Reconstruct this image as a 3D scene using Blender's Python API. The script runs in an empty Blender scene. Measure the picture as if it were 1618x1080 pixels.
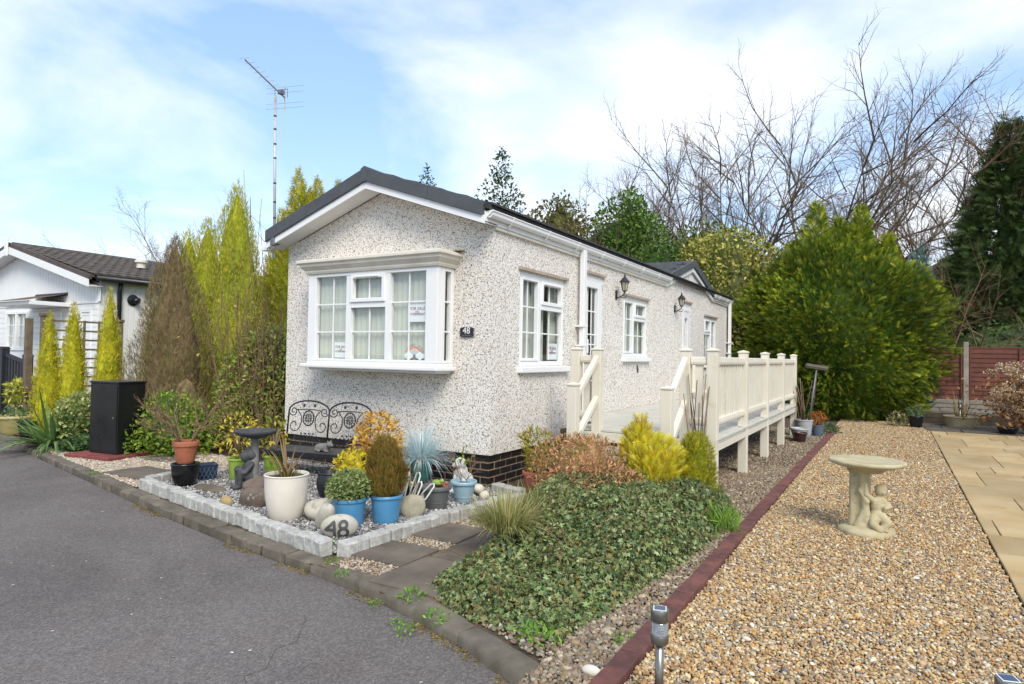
import bpy, bmesh, math, random
import numpy as np
from mathutils import Matrix, Vector, Euler
R_ = math.radians
sc = bpy.context.scene
# ------------------------------------------------------------------ camera
CAM = Vector((3.539, -5.56, 1.364))
YAW, PITCH, ROLL = R_(30.68), R_(1.22), R_(0.94)
fwd = Vector((-math.sin(YAW)*math.cos(PITCH), math.cos(YAW)*math.cos(PITCH), math.sin(PITCH)))
rgt = Vector((math.cos(YAW), math.sin(YAW), 0)); upv = rgt.cross(fwd)
r2 = rgt*math.cos(ROLL)+upv*math.sin(ROLL); u2 = -rgt*math.sin(ROLL)+upv*math.cos(ROLL)
cd = bpy.data.cameras.new('camera'); cd.sensor_width = 36; cd.lens = 1016.3/1618*36; cd.clip_end = 2000; cd.clip_start = .05
cam = bpy.data.objects.new('camera', cd); sc.collection.objects.link(cam)
M = Matrix.Identity(4)
for i in range(3): M[i][0], M[i][1], M[i][2], M[i][3] = r2[i], u2[i], -fwd[i], CAM[i]
cam.matrix_world = M; sc.camera = cam
# ------------------------------------------------------------------ light
SUN_EL, SUN_AZ = R_(44), R_(134)           # azimuth clockwise from +Y
w = bpy.data.worlds.new('World'); sc.world = w; w.use_nodes = True
nt = w.node_tree; nt.nodes.clear()
def wn(t, **k):
    n = nt.nodes.new(t)
    for a, b in k.items(): setattr(n, a, b)
    return n
sky = wn('ShaderNodeTexSky', sky_type='NISHITA', sun_disc=False, sun_elevation=SUN_EL, sun_rotation=SUN_AZ, air_density=1.0, dust_density=.05, ozone_density=3.5)
tc = wn('ShaderNodeTexCoord'); sep = wn('ShaderNodeSeparateXYZ'); nt.links.new(tc.outputs['Generated'], sep.inputs[0])
# clouds live on a flat layer overhead: direction divided by its height
zc = wn('ShaderNodeMath', operation='MAXIMUM'); nt.links.new(sep.outputs[2], zc.inputs[0]); zc.inputs[1].default_value = .0
za = wn('ShaderNodeMath', operation='ADD'); nt.links.new(zc.outputs[0], za.inputs[0]); za.inputs[1].default_value = .22
dv = wn('ShaderNodeVectorMath', operation='SCALE'); nt.links.new(tc.outputs['Generated'], dv.inputs[0])
iv = wn('ShaderNodeMath', operation='DIVIDE'); iv.inputs[0].default_value = 1; nt.links.new(za.outputs[0], iv.inputs[1]); nt.links.new(iv.outputs[0], dv.inputs['Scale'])
mp = wn('ShaderNodeMapping'); nt.links.new(dv.outputs[0], mp.inputs[0]); mp.inputs['Location'].default_value = (5.48, -2.33, 0); mp.inputs['Rotation'].default_value = (0, 0, 4.69); mp.inputs['Scale'].default_value = (1.0, 1.0, .6)
n1 = wn('ShaderNodeTexNoise'); nt.links.new(mp.outputs[0], n1.inputs[0]); n1.inputs['Scale'].default_value = 1.15; n1.inputs['Detail'].default_value = 10; n1.inputs['Roughness'].default_value = .54; n1.inputs['Distortion'].default_value = .35
cr = wn('ShaderNodeValToRGB'); nt.links.new(n1.outputs['Fac'], cr.inputs[0])
cr.color_ramp.elements[0].position = .415; cr.color_ramp.elements[0].color = (.08,)*3+(1,); cr.color_ramp.elements[1].position = .69; cr.color_ramp.elements[1].color = (1, 1, 1, 1)
n2 = wn('ShaderNodeTexNoise'); nt.links.new(mp.outputs[0], n2.inputs[0]); n2.inputs['Scale'].default_value = 3.2; n2.inputs['Detail'].default_value = 8
cr2 = wn('ShaderNodeValToRGB'); nt.links.new(n2.outputs['Fac'], cr2.inputs[0]); cr2.color_ramp.elements[0].color = (4.75, 5.05, 5.4, 1); cr2.color_ramp.elements[1].color = (5.5, 5.5, 5.5, 1)
cr2.color_ramp.elements[0].position = .3; cr2.color_ramp.elements[1].position = .6
skg = wn('ShaderNodeVectorMath', operation='SCALE'); sgm = wn('ShaderNodeGamma'); sgm.inputs[1].default_value = .5; nt.links.new(sky.outputs[0], sgm.inputs[0]); shs = wn('ShaderNodeHueSaturation'); shs.inputs['Saturation'].default_value = 1.5; shs.inputs['Hue'].default_value = .508; nt.links.new(sgm.outputs[0], shs.inputs['Color']); nt.links.new(shs.outputs[0], skg.inputs[0]); skg.inputs['Scale'].default_value = 2.3
mx = wn('ShaderNodeMix', data_type='RGBA'); nt.links.new(cr.outputs[0], mx.inputs['Factor']); nt.links.new(skg.outputs[0], mx.inputs['A']); nt.links.new(cr2.outputs[0], mx.inputs['B'])
bg = wn('ShaderNodeBackground'); bg.inputs['Strength'].default_value = .078; nt.links.new(mx.outputs['Result'], bg.inputs[0])
wo = wn('ShaderNodeOutputWorld'); nt.links.new(bg.outputs[0], wo.inputs[0])
ld = bpy.data.lights.new('sun', 'SUN'); ld.energy = 1.15; ld.angle = R_(26); ld.color = (1, .93, .82)
sun = bpy.data.objects.new('sun', ld); sc.collection.objects.link(sun)
sd = Vector((math.sin(SUN_AZ)*math.cos(SUN_EL), math.cos(SUN_AZ)*math.cos(SUN_EL), math.sin(SUN_EL)))
sun.rotation_euler = sd.to_track_quat('Z', 'Y').to_euler(); sun.location = (0, 0, 30)
sc.view_settings.view_transform = 'Standard'; sc.view_settings.look = 'None'; sc.view_settings.gamma = 1; sc.view_settings.exposure = 1.62; sc.view_settings.use_curve_mapping = False
sc.render.engine = 'CYCLES'; sc.cycles.max_bounces = 8; sc.cycles.transparent_max_bounces = 16; sc.cycles.use_denoising = True
# ------------------------------------------------------------------ helpers
def S(r, g, b):
    f = lambda c: (c/255/12.92 if c/255 <= .04045 else ((c/255+.055)/1.055)**2.4)
    return (f(r), f(g), f(b))
def A(r, g, b, k=.62):            # photographed colour -> base colour
    return tuple(min(.82, c*k) for c in S(r, g, b))
MATS = {}
class NT:
    def __init__(s, name):
        s.m = bpy.data.materials.new(name); s.m.use_nodes = True; s.t = s.m.node_tree; s.n = s.t.nodes; s.l = s.t.links; s.b = s.n['Principled BSDF']; s.tc = s.n.new('ShaderNodeTexCoord'); MATS[name] = s.m
    def new(s, t, **k):
        n = s.n.new(t)
        for a, b in k.items(): setattr(n, a, b)
        return n
    def noise(s, scale, detail=6, rough=.55, vec=None, out='Fac', dist=0):
        n = s.new('ShaderNodeTexNoise'); n.inputs['Scale'].default_value = scale; n.inputs['Detail'].default_value = detail; n.inputs['Roughness'].default_value = rough; n.inputs['Distortion'].default_value = dist
        s.l.new(vec or s.tc.outputs['Object'], n.inputs['Vector']); return n.outputs[out]
    def vor(s, scale, out='Color', feature='F1', vec=None, rnd=1):
        n = s.new('ShaderNodeTexVoronoi', feature=feature); n.inputs['Scale'].default_value = scale; n.inputs['Randomness'].default_value = rnd
        s.l.new(vec or s.tc.outputs['Object'], n.inputs['Vector']); return n.outputs[out]
    def ramp(s, fac, stops, interp='LINEAR'):
        n = s.new('ShaderNodeValToRGB'); s.l.new(fac, n.inputs[0]); e = n.color_ramp.elements; n.color_ramp.interpolation = interp
        while len(e) < len(stops): e.new(.5)
        for i, (p, c) in enumerate(stops): e[i].position = p; e[i].color = (c if len(c) == 4 else tuple(c)+(1,)) if not isinstance(c, (int, float)) else (c, c, c, 1)
        return n.outputs[0]
    def mix(s, fac, a, b, blend='MIX'):
        n = s.new('ShaderNodeMix', data_type='RGBA', blend_type=blend)
        for sock, v in (('Factor', fac), ('A', a), ('B', b)):
            if isinstance(v, (int, float)): n.inputs[sock].default_value = v
            elif isinstance(v, tuple): n.inputs[sock].default_value = v if len(v) == 4 else v+(1,)
            else: s.l.new(v, n.inputs[sock])
        return n.outputs['Result']
    def bump(s, h, strength=.3, dist=.01, nrm=None):
        n = s.new('ShaderNodeBump'); n.inputs['Strength'].default_value = strength; n.inputs['Distance'].default_value = dist; s.l.new(h, n.inputs['Height'])
        if nrm: s.l.new(nrm, n.inputs['Normal'])
        return n.outputs[0]
    def fin(s, col, rough=.6, nrm=None, metal=0, spec=.5):
        for k, v in (('Base Color', col), ('Roughness', rough), ('Metallic', metal)):
            if isinstance(v, (int, float)): s.b.inputs[k].default_value = v
            elif isinstance(v, tuple): s.b.inputs[k].default_value = v+(1,)
            else: s.l.new(v, s.b.inputs[k])
        s.b.inputs['Specular IOR Level'].default_value = spec
        if nrm: s.l.new(nrm, s.b.inputs['Normal'])
        return s.m
def pm(name, c1, c2=None, scale=6, rough=.6, bump=0, bscale=60, metal=0, spec=.5, rnd=0, speck=None, dist=.006):
    t = NT(name); c2 = c2 or tuple(x*.85 for x in c1)
    vec = t.new('ShaderNodeNewGeometry').outputs['Position'] if rnd else None
    col = t.mix(t.ramp(t.noise(scale, 8, .6, vec), [(.35, 0), (.65, 1)]), c1, c2)
    if speck: col = t.mix(t.ramp(t.noise(speck[1], 3, .6, vec), [(.62, 0), (.7, speck[2] if len(speck) > 2 else .7)]), col, speck[0])
    if rnd:
        oi = t.new('ShaderNodeObjectInfo'); hv = t.new('ShaderNodeHueSaturation'); t.l.new(col, hv.inputs['Color'])
        mr = t.new('ShaderNodeMapRange'); mr.inputs[3].default_value = 1-rnd; mr.inputs[4].default_value = 1+rnd; t.l.new(oi.outputs['Random'], mr.inputs[0]); t.l.new(mr.outputs[0], hv.inputs['Value']); col = hv.outputs[0]
    nr = t.bump(t.noise(bscale, 6, .6, vec), bump, dist) if bump else None
    return t.fin(col, rough, nr, metal, spec)
COL = sc.collection
def link(o, parent=None):
    COL.objects.link(o)
    if parent: o.parent = parent
    return o
def thing(name, label, cat, loc=(0, 0, 0), rz=0, group=None):
    o = bpy.data.objects.new(name, None); o.empty_display_size = .1; link(o); o.location = loc; o.rotation_euler = (0, 0, rz); o['label'] = label; o['category'] = cat
    if group: o['group'] = group
    return o
def tag(o, label, cat, group=None, kind=None):
    o['label'] = label; o['category'] = cat
    if group: o['group'] = group
    if kind: o['kind'] = kind
    return o
def struct(o, label=None, kind='structure'):
    o['kind'] = kind
    if label: o['label'] = label
    return o
class MB:
    def __init__(s): s.v = []; s.f = []
    def add(s, vs, fs):
        k = len(s.v); s.v += [tuple(p) for p in vs]; s.f += [tuple(i+k for i in f) for f in fs]; return s
    def box(s, x0, x1, y0, y1, z0, z1, mat=None):
        vs = [Vector((x, y, z)) for z in (z0, z1) for y in (y0, y1) for x in (x0, x1)]
        if mat is not None: vs = [mat @ p for p in vs]
        return s.add(vs, [(0, 2, 3, 1), (4, 5, 7, 6), (0, 1, 5, 4), (2, 6, 7, 3), (0, 4, 6, 2), (1, 3, 7, 5)])
    def quad(s, a, b, c, d): return s.add([a, b, c, d], [(0, 1, 2, 3)])
    def prism(s, poly, axis, a, b):      # poly of 2D points, extruded along axis 'x','y','z'
        n = len(poly)
        mk = {'x': lambda p, t: (t, p[0], p[1]), 'y': lambda p, t: (p[0], t, p[1]), 'z': lambda p, t: (p[0], p[1], t)}[axis]
        vs = [mk(p, a) for p in poly]+[mk(p, b) for p in poly]
        ar = sum(poly[i][0]*poly[(i+1) % n][1]-poly[(i+1) % n][0]*poly[i][1] for i in range(n)); flip = (ar > 0) ^ (axis == 'y') ^ (b < a)
        fs = [tuple(range(n))[::-1], tuple(range(n, 2*n))]+[(i, (i+1) % n, n+(i+1) % n, n+i) for i in range(n)]
        if not flip: fs = [f[::-1] for f in fs]
        return s.add(vs, fs)
    def tube(s, pts, r, n=6, cap=True, closed=False):
        pts = [Vector(p) for p in pts]; m = len(pts); rs = r if isinstance(r, (list, tuple)) else [r]*m
        rings = []; prev = None
        for i, p in enumerate(pts):
            if closed: t = pts[(i+1) % m]-pts[i-1]
            else: t = pts[min(i+1, m-1)]-pts[max(i-1, 0)]
            t = t.normalized() if t.length > 1e-9 else Vector((0, 0, 1))
            a = prev-t*prev.dot(t) if prev is not None else t.orthogonal()
            if a.length < 1e-6: a = t.orthogonal()
            a.normalize(); prev = a; b = t.cross(a)
            rings.append([p+(a*math.cos(2*math.pi*k/n)+b*math.sin(2*math.pi*k/n))*rs[i] for k in range(n)])
        vs = [q for rg in rings for q in rg]; fs = []
        for i in range(m if closed else m-1):
            j = (i+1) % m
            for k in range(n): fs.append((i*n+k, i*n+(k+1) % n, j*n+(k+1) % n, j*n+k))
        if cap and not closed: fs += [tuple(range(n))[::-1], tuple((m-1)*n+k for k in range(n))]
        return s.add(vs, fs)
    def lathe(s, prof, n=32, c=(0, 0, 0), sx=1, sy=1, wob=None):   # prof: (r,z) from outside bottom up and back inside
        m = len(prof); vs = []; fs = []
        for i, (r, z) in enumerate(prof):
            for k in range(n):
                a = 2*math.pi*k/n; q = r*(wob(a, z) if wob else 1); vs.append((c[0]+q*sx*math.cos(a), c[1]+q*sy*math.sin(a), c[2]+z))
        for i in range(m-1):
            for k in range(n): fs.append((i*n+k, i*n+(k+1) % n, (i+1)*n+(k+1) % n, (i+1)*n+k))
        fs += [tuple(range(n))[::-1], tuple((m-1)*n+k for k in range(n))]
        return s.add(vs, fs)
    def mesh(s, name, m=None, smooth=False):
        me = bpy.data.meshes.new(name); me.from_pydata(s.v, [], s.f); me.update()
        if m: me.materials.append(m)
        if smooth: me.shade_smooth(); 
        return me
    def build(s, name, m, parent=None, loc=None, rz=0, smooth=False, bev=0, seg=2, auto=None):
        o = bpy.data.objects.new(name, s.mesh(name, m, smooth)); link(o, parent)
        if loc is not None: o.location = loc
        if rz: o.rotation_euler = (0, 0, rz)
        if bev:
            b = o.modifiers.new('bevel', 'BEVEL'); b.width = bev; b.segments = seg; b.limit_method = 'ANGLE'; b.angle_limit = R_(40)
        if auto is not None:
            o.data.shade_smooth(); 
            try: o.data.set_sharp_from_angle(angle=R_(auto))
            except Exception: pass
        return o
def box(name, m, parent, x0, x1, y0, y1, z0, z1, bev=0): return MB().box(x0, x1, y0, y1, z0, z1).build(name, m, parent, bev=bev)
def inst(name, me, parent=None, loc=(0, 0, 0), rot=(0, 0, 0), scl=(1, 1, 1)):
    o = bpy.data.objects.new(name, me); link(o, parent); o.location = loc; o.rotation_euler = rot; o.scale = scl; return o
def smoothed(name, m, parent, blobs, caps=(), voxel=.01, iters=3, loc=None, rz=0):
    """sculpture: ellipsoids (centre, radii) and tapered limbs (p0,p1,r0,r1) fused into one continuous surface"""
    mb = MB()
    for b in blobs:
        c, r = b[0], b[1]; e = Euler(b[2]).to_matrix() if len(b) > 2 else Matrix.Identity(3); n = 14; k = 9; vs = [Vector(c)+e @ Vector((0, 0, -r[2]))]; fs = []
        for i in range(1, k):
            ph = math.pi*i/k
            for j in range(n):
                a = 2*math.pi*j/n; vs.append(Vector(c)+e @ Vector((r[0]*math.sin(ph)*math.cos(a), r[1]*math.sin(ph)*math.sin(a), -r[2]*math.cos(ph))))
        vs.append(Vector(c)+e @ Vector((0, 0, r[2])))
        for j in range(n): fs.append((0, 1+(j+1) % n, 1+j)); fs.append((len(vs)-1, 1+(k-2)*n+j, 1+(k-2)*n+(j+1) % n))
        for i in range(k-2):
            for j in range(n): fs.append((1+i*n+j, 1+i*n+(j+1) % n, 1+(i+1)*n+(j+1) % n, 1+(i+1)*n+j))
        mb.add(vs, fs)
    for p0, p1, a, b in caps:
        p0, p1 = Vector(p0), Vector(p1); d = (p1-p0).normalized()
        mb.tube([p0-d*a*.8, p0-d*a*.4, p0, p1, p1+d*b*.4, p1+d*b*.8], [a*.5, a*.9, a, b, b*.9, b*.5], 10)
    o = mb.build(name, m, parent, loc=loc, rz=rz, smooth=True)
    rm = o.modifiers.new('fuse', 'REMESH'); rm.mode = 'VOXEL'; rm.voxel_size = voxel; rm.use_smooth_shade = True
    if iters: sm = o.modifiers.new('soft', 'SMOOTH'); sm.iterations = iters; sm.factor = .5
    return o
def text_mesh(body, size, m, parent, loc, rot, name='lettering', align='CENTER', ext=.0006, xs=1):
    cu = bpy.data.curves.new(name, 'FONT'); cu.body = body; cu.size = size; cu.align_x = align; cu.align_y = 'CENTER'; cu.extrude = ext; cu.resolution_u = 3
    t = bpy.data.objects.new(name, cu); COL.objects.link(t); dg = bpy.context.evaluated_depsgraph_get(); me = bpy.data.meshes.new_from_object(t.evaluated_get(dg)); bpy.data.objects.remove(t); bpy.data.curves.remove(cu)
    me.name = name; me.materials.clear(); me.materials.append(m); o = inst(name, me, parent, loc, rot, (xs, 1, 1)); return o
def ico(n=2):
    bm = bmesh.new(); bmesh.ops.create_icosphere(bm, subdivisions=n, radius=1); v = np.array([p.co[:] for p in bm.verts]); f = [tuple(q.index for q in g.verts) for g in bm.faces]; bm.free(); return v, f
def vnoise(p, seed, k=4, base=1.5, amp=1.):          # cheap smooth noise from random sinusoids
    rg = np.random.RandomState(seed); o = np.zeros(len(p)); a = amp; fr = base
    for _ in range(k):
        for _ in range(3):
            d = rg.normal(size=3); d /= np.linalg.norm(d); o += a*np.sin(p @ d*fr+rg.uniform(0, 6.28))/3
        a *= .5; fr *= 2
    return o
def stone(name, m, parent, loc, r, seed, rot=(0, 0, 0), n=4, amp=.12, base=1.6, flat=0, box_=0):
    v, f = ico(n); d = 1+vnoise(v, seed, 4, base, amp)
    if box_: d = d/np.max(np.abs(v), axis=1)**box_
    p = v*d[:, None]*np.array(r)
    if flat: p[:, 2] = np.maximum(p[:, 2], -r[2]*flat)
    mb = MB().add(p.tolist(), f); o = mb.build(name, m, parent, smooth=True); o.location = loc; o.rotation_euler = rot; return o
# ---- foliage: many small faces with their own colour
def fol_mesh(name, V, F, C, m):
    me = bpy.data.meshes.new(name); nv, nf = len(V), len(F)
    me.vertices.add(nv); me.vertices.foreach_set('co', np.asarray(V, np.float32).ravel()); me.loops.add(nf*3); me.polygons.add(nf)
    me.loops.foreach_set('vertex_index', np.asarray(F, np.int32).ravel()); me.polygons.foreach_set('loop_start', np.arange(0, nf*3, 3, dtype=np.int32)); me.polygons.foreach_set('loop_total', np.full(nf, 3, np.int32))
    me.update(calc_edges=True); ca = me.color_attributes.new('Col', 'FLOAT_COLOR', 'POINT'); ca.data.foreach_set('color', np.c_[C, np.ones(nv)].astype(np.float32).ravel())
    me.materials.append(m); me.validate(); return me
T_LEAF = (np.array([(0, 0, 0), (.5, .5, .12), (1, 0, 0), (.5, -.5, .12)], float), np.array([(0, 1, 2), (0, 2, 3)]))
T_IVY = (np.array([(0, 0, 0), (-.12, .42, .05), (.28, .28, .06), (.42, .52, .0), (.55, .2, .05), (1, 0, -.05), (.55, -.2, .05), (.42, -.52, 0), (.28, -.28, .06), (-.12, -.42, .05)], float), np.array([(0, i, i+1) for i in range(1, 9)]))
T_BLADE = (np.array([(0, .5, 0), (0, -.5, 0), (.4, .5, .0), (.4, -.5, 0), (.75, .38, 0), (.75, -.38, 0), (1, 0, 0)], float), np.array([(0, 1, 3), (0, 3, 2), (2, 3, 5), (2, 5, 4), (4, 5, 6)]))
def frond(k=4):
    v = []; f = []
    v += [(0, .06, 0), (0, -.06, 0), (1, 0, 0)]; f.append((0, 1, 2))
    for i in range(k):
        a = .12+.7*i/k; s = (1-a)*.62+.12
        for sg in (1, -1):
            n = len(v); v += [(a, 0, 0), (a+.13, 0, 0), (a+s*.62, sg*s*.75, .05)]; f.append((n, n+1, n+2) if sg < 0 else (n, n+2, n+1))
    return np.array(v, float), np.array(f)
T_FROND = frond(4); T_TWIG = frond(2)
def scatter(rg, tmpl, pos, d, up, L, W, col, tip=None, droop=0):
    """place the template at every pos: x along d, z along up; returns V,F,C"""
    tv, tf = tmpl; n = len(pos); d = d/np.linalg.norm(d, axis=1)[:, None]; s = np.cross(up, d); sl = np.linalg.norm(s, axis=1); bad = sl < 1e-4; s[bad] = (1, 0, 0); s /= np.maximum(np.linalg.norm(s, axis=1), 1e-6)[:, None]; u = np.cross(d, s)
    L = np.broadcast_to(np.asarray(L, float), (n,)); W = np.broadcast_to(np.asarray(W, float), (n,))
    V = pos[:, None]+d[:, None]*(tv[None, :, 0:1]*L[:, None, None])+s[:, None]*(tv[None, :, 1:2]*W[:, None, None])+u[:, None]*(tv[None, :, 2:3]*W[:, None, None])
    dr = np.broadcast_to(np.asarray(droop, float), (n,)); V[:, :, 2] -= (tv[None, :, 0]**2)*(dr*L)[:, None]
    F = tf[None]+(np.arange(n)*len(tv))[:, None, None]
    C = np.repeat(col[:, None], len(tv), 1)
    if tip is not None: t = np.clip(tv[:, 0], 0, 1)[None, :, None]; C = C*(1-t)+tip[:, None]*t
    return V.reshape(-1, 3), F.reshape(-1, 3), C.reshape(-1, 3)
def merge(parts):
    V = []; F = []; C = []; k = 0
    for v, f, c in parts: V.append(v); F.append(f+k); C.append(c); k += len(v)
    return np.concatenate(V), np.concatenate(F), np.concatenate(C)
def pal(rg, n, cols, jit=.18):
    cols = np.array(cols); i = rg.randint(0, len(cols), n); j = rg.randint(0, len(cols), n); t = rg.uniform(0, 1, n)[:, None]*.6
    return np.clip((cols[i]*(1-t)+cols[j]*t)*(1+rg.normal(0, jit, n))[:, None], .004, .8)
def unit(v): return v/np.maximum(np.linalg.norm(v, axis=-1, keepdims=True), 1e-9)
def foliage_mat(name, rough=.55, trans=.22, spec=.35):
    t = NT(name); at = t.new('ShaderNodeAttribute', attribute_name='Col'); t.fin(at.outputs['Color'], rough, None, 0, spec)
    tr = t.new('ShaderNodeBsdfTranslucent'); t.l.new(at.outputs['Color'], tr.inputs[0]); ms = t.new('ShaderNodeMixShader'); ms.inputs[0].default_value = trans
    t.l.new(t.b.outputs[0], ms.inputs[1]); t.l.new(tr.outputs[0], ms.inputs[2]); t.l.new(ms.outputs[0], t.n['Material Output'].inputs[0]); return t.m
M_FOL = foliage_mat('foliage', .55, .3); M_CON = foliage_mat('conifer_foliage', .65, .25, .2); M_DRY = foliage_mat('dry_foliage', .85, .12, .1)
M_BARK = pm('bark', A(110, 96, 78), A(74, 66, 56), 14, .9, .5, 60); M_TWIG = pm('twig_bark', A(158, 138, 116), A(120, 104, 88), 9, .9)
M_TWIGB = pm('brown_twig', A(168, 136, 102), A(128, 102, 78), 9, .9)
# ---- gravel: pebbles placed on points
def pebbles(name, pts, size, cols, mat_name, parent=None, seed=0, flat=.6, shape=None):
    rg = np.random.RandomState(seed); n = len(pts); me = bpy.data.meshes.new(name); me.vertices.add(n); me.vertices.foreach_set('co', np.asarray(pts, np.float32).ravel())
    sc_ = np.exp(rg.normal(0, .3, n))*size; s3 = np.c_[sc_*rg.uniform(.8, 1.35, n), sc_*rg.uniform(.7, 1.05, n), sc_*flat*rg.uniform(.7, 1.2, n)]
    rot = np.c_[rg.normal(0, .45, n), rg.normal(0, .45, n), rg.uniform(0, 6.28, n)]
    for nm, ar in (('prot', rot), ('pscl', s3), ('pcol', pal(rg, n, cols, .14))):
        a = me.attributes.new(nm, 'FLOAT_VECTOR', 'POINT'); a.data.foreach_set('vector', ar.astype(np.float32).ravel())
    key = mat_name
    if key not in MATS:
        t = NT(key); at = t.new('ShaderNodeAttribute', attribute_name='pcol', attribute_type='INSTANCER'); t.fin(t.mix(t.ramp(t.noise(2.2, 4), [(.35, 0), (.7, .5)]), at.outputs['Vector'], t.mix(.5, at.outputs['Vector'], (.5, .46, .4))), .62, None, 0, .4)
    v, f = ico(1 if shape is None else shape); d = 1+vnoise(v, seed+5, 2, 1.7, .16); pm_ = MB().add((v*d[:, None]*.5).tolist(), f).mesh(name+'_pebble', MATS[key], True)
    src = bpy.data.objects.new(name+'_pebble', pm_)
    o = bpy.data.objects.new(name, me); link(o, parent)
    g = bpy.data.node_groups.new('pebble_scatter', 'GeometryNodeTree'); g.interface.new_socket('Geometry', in_out='INPUT', socket_type='NodeSocketGeometry'); g.interface.new_socket('Geometry', in_out='OUTPUT', socket_type='NodeSocketGeometry')
    gi = g.nodes.new('NodeGroupInput'); go = g.nodes.new('NodeGroupOutput'); oi = g.nodes.new('GeometryNodeObjectInfo'); oi.inputs['Object'].default_value = src
    ip = g.nodes.new('GeometryNodeInstanceOnPoints'); g.links.new(gi.outputs[0], ip.inputs['Points']); g.links.new(oi.outputs['Geometry'], ip.inputs['Instance'])
    for nm, sk in (('prot', 'Rotation'), ('pscl', 'Scale')):
        na = g.nodes.new('GeometryNodeInputNamedAttribute'); na.data_type = 'FLOAT_VECTOR'; na.inputs['Name'].default_value = nm; g.links.new(na.outputs[0], ip.inputs[sk])
    g.links.new(ip.outputs[0], go.inputs[0]); md = o.modifiers.new('pebbles', 'NODES'); md.node_group = g
    o['kind'] = 'stuff'; return o
def jgrid(rg, x0, x1, y0, y1, step, jit=.8):
    nx, ny = max(1, int((x1-x0)/step)), max(1, int((y1-y0)/step)); X, Y = np.meshgrid(np.arange(nx)+.5, np.arange(ny)+.5); p = np.c_[X.ravel(), Y.ravel()]+rg.uniform(-.5, .5, (nx*ny, 2))*jit
    return np.c_[x0+p[:, 0]*(x1-x0)/nx, y0+p[:, 1]*(y1-y0)/ny]
def inpoly(P, poly):
    x, y = P[:, 0], P[:, 1]; r = np.zeros(len(P), bool); n = len(poly)
    for i in range(n):
        (x1, y1), (x2, y2) = poly[i], poly[(i+1) % n]; c = ((y1 > y) != (y2 > y)); 
        with np.errstate(divide='ignore', invalid='ignore'): r ^= c & (x < (x2-x1)*(y-y1)/((y2-y1) if y2 != y1 else 1e-9)+x1)
    return r
# ================================================================== setting
rng = np.random.RandomState(7); rnd = random.Random(11)
# asphalt
t = NT('asphalt'); v1 = t.vor(120); c = t.ramp(t.new('ShaderNodeSeparateColor').outputs[0] if 0 else v1, [(.0, A(112, 106, 103)), (.5, A(136, 129, 125)), (1, A(166, 158, 152))])
big = t.ramp(t.noise(.55, 8, .65, dist=.6), [(.28, .72), (.5, 1.0), (.72, 1.15)]); c = t.mix(1, c, big, 'MULTIPLY'); c = t.mix(t.ramp(t.noise(60, 2), [(.69, 0), (.73, .7)]), c, A(190, 180, 172)); c = t.mix(t.ramp(t.noise(3.1, 8, .7), [(.56, 0), (.75, .35)]), c, A(128, 112, 106))
M_ASPH = t.fin(c, .93, t.bump(t.vor(120, 'Distance'), .6, .006), spec=.08)
M_SOIL = pm('soil', A(112, 94, 72), A(78, 68, 54), 9, .95, .6, 50, speck=(A(150, 138, 112), 60)); M_GRASSY = pm('rough_ground', A(92, 92, 58), A(70, 64, 46), 3, .95, .5, 20)
M_GRIT = pm('grit_base', A(150, 130, 98), A(120, 104, 82), 40, .95, .6, 120)
M_KERB = pm('kerb_concrete', A(146, 136, 120), A(108, 100, 84), 5, .95, .6, 55, rnd=.16, speck=(A(96, 94, 66), 7, .6))
M_SETT = pm('granite', A(216, 214, 206,.72), A(180, 178, 170,.72), 26, .85, .6, 55, rnd=.14, speck=(A(118, 120, 118), 90, .6))
M_FLAG = pm('flagstone', A(142, 128, 112), A(106, 96, 82), 3.5, .9, .35, 40, rnd=.12, speck=(A(92, 96, 70), 5, .5))
M_PAVE = pm('sandstone_paver', A(218, 192, 142), A(200, 168, 114), 2.5, .8, .35, 30, rnd=.16, speck=(A(166, 140, 100), 4, .6))
M_DARKFLAG = pm('dark_flag', A(122, 112, 96), A(90, 84, 74), 3, .9, .3, 30, rnd=.1); M_SLEEPER = pm('old_sleeper', A(104, 94, 76), A(74, 68, 54), 5, .95, .5, 40, rnd=.1)
M_EDGE = pm('edging_brick', A(148, 92, 80), A(106, 68, 62), 9, .85, .4, 70, rnd=.14, speck=(A(70, 54, 54), 8, .7))
KL = [(-60, 9.5), (-30, 3.7), (-16, .75), (-11, -.4), (-8.4, -.98), (-6.05, -1.46), (-4.5, -1.77), (-3.11, -2.04), (-1.93, -2.28), (-.69, -2.48), (.28, -2.6), (.85, -2.69), (1.34, -2.81), (1.73, -2.94), (2.0, -3.05), (2.6, -3.34), (3.6, -3.9), (6, -5.2), (12, -8), (40, -20)]
o = MB().quad((-500, -500, -.14), (500, -500, -.14), (500, 900, -.14), (-500, 900, -.14)).build('ground', M_GRASSY); struct(o)
mb = MB(); mb.add([(x, y-.02, -.06) for x, y in KL]+[(x, -60, -.06) for x, y in KL], [(i+1, i, len(KL)+i, len(KL)+i+1) for i in range(len(KL)-1)]); road = struct(mb.build('road', M_ASPH))
mb = MB(); mb.add([(x, y+.1, -.008) for x, y in KL]+[(x, 120, -.008) for x, y in KL], [(i, i+1, len(KL)+i+1, len(KL)+i) for i in range(len(KL)-1)]); plot = struct(mb.build('garden_ground', M_SOIL))
crack = pm('crack', (.05, .046, .042), None, 9, 1)
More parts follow.
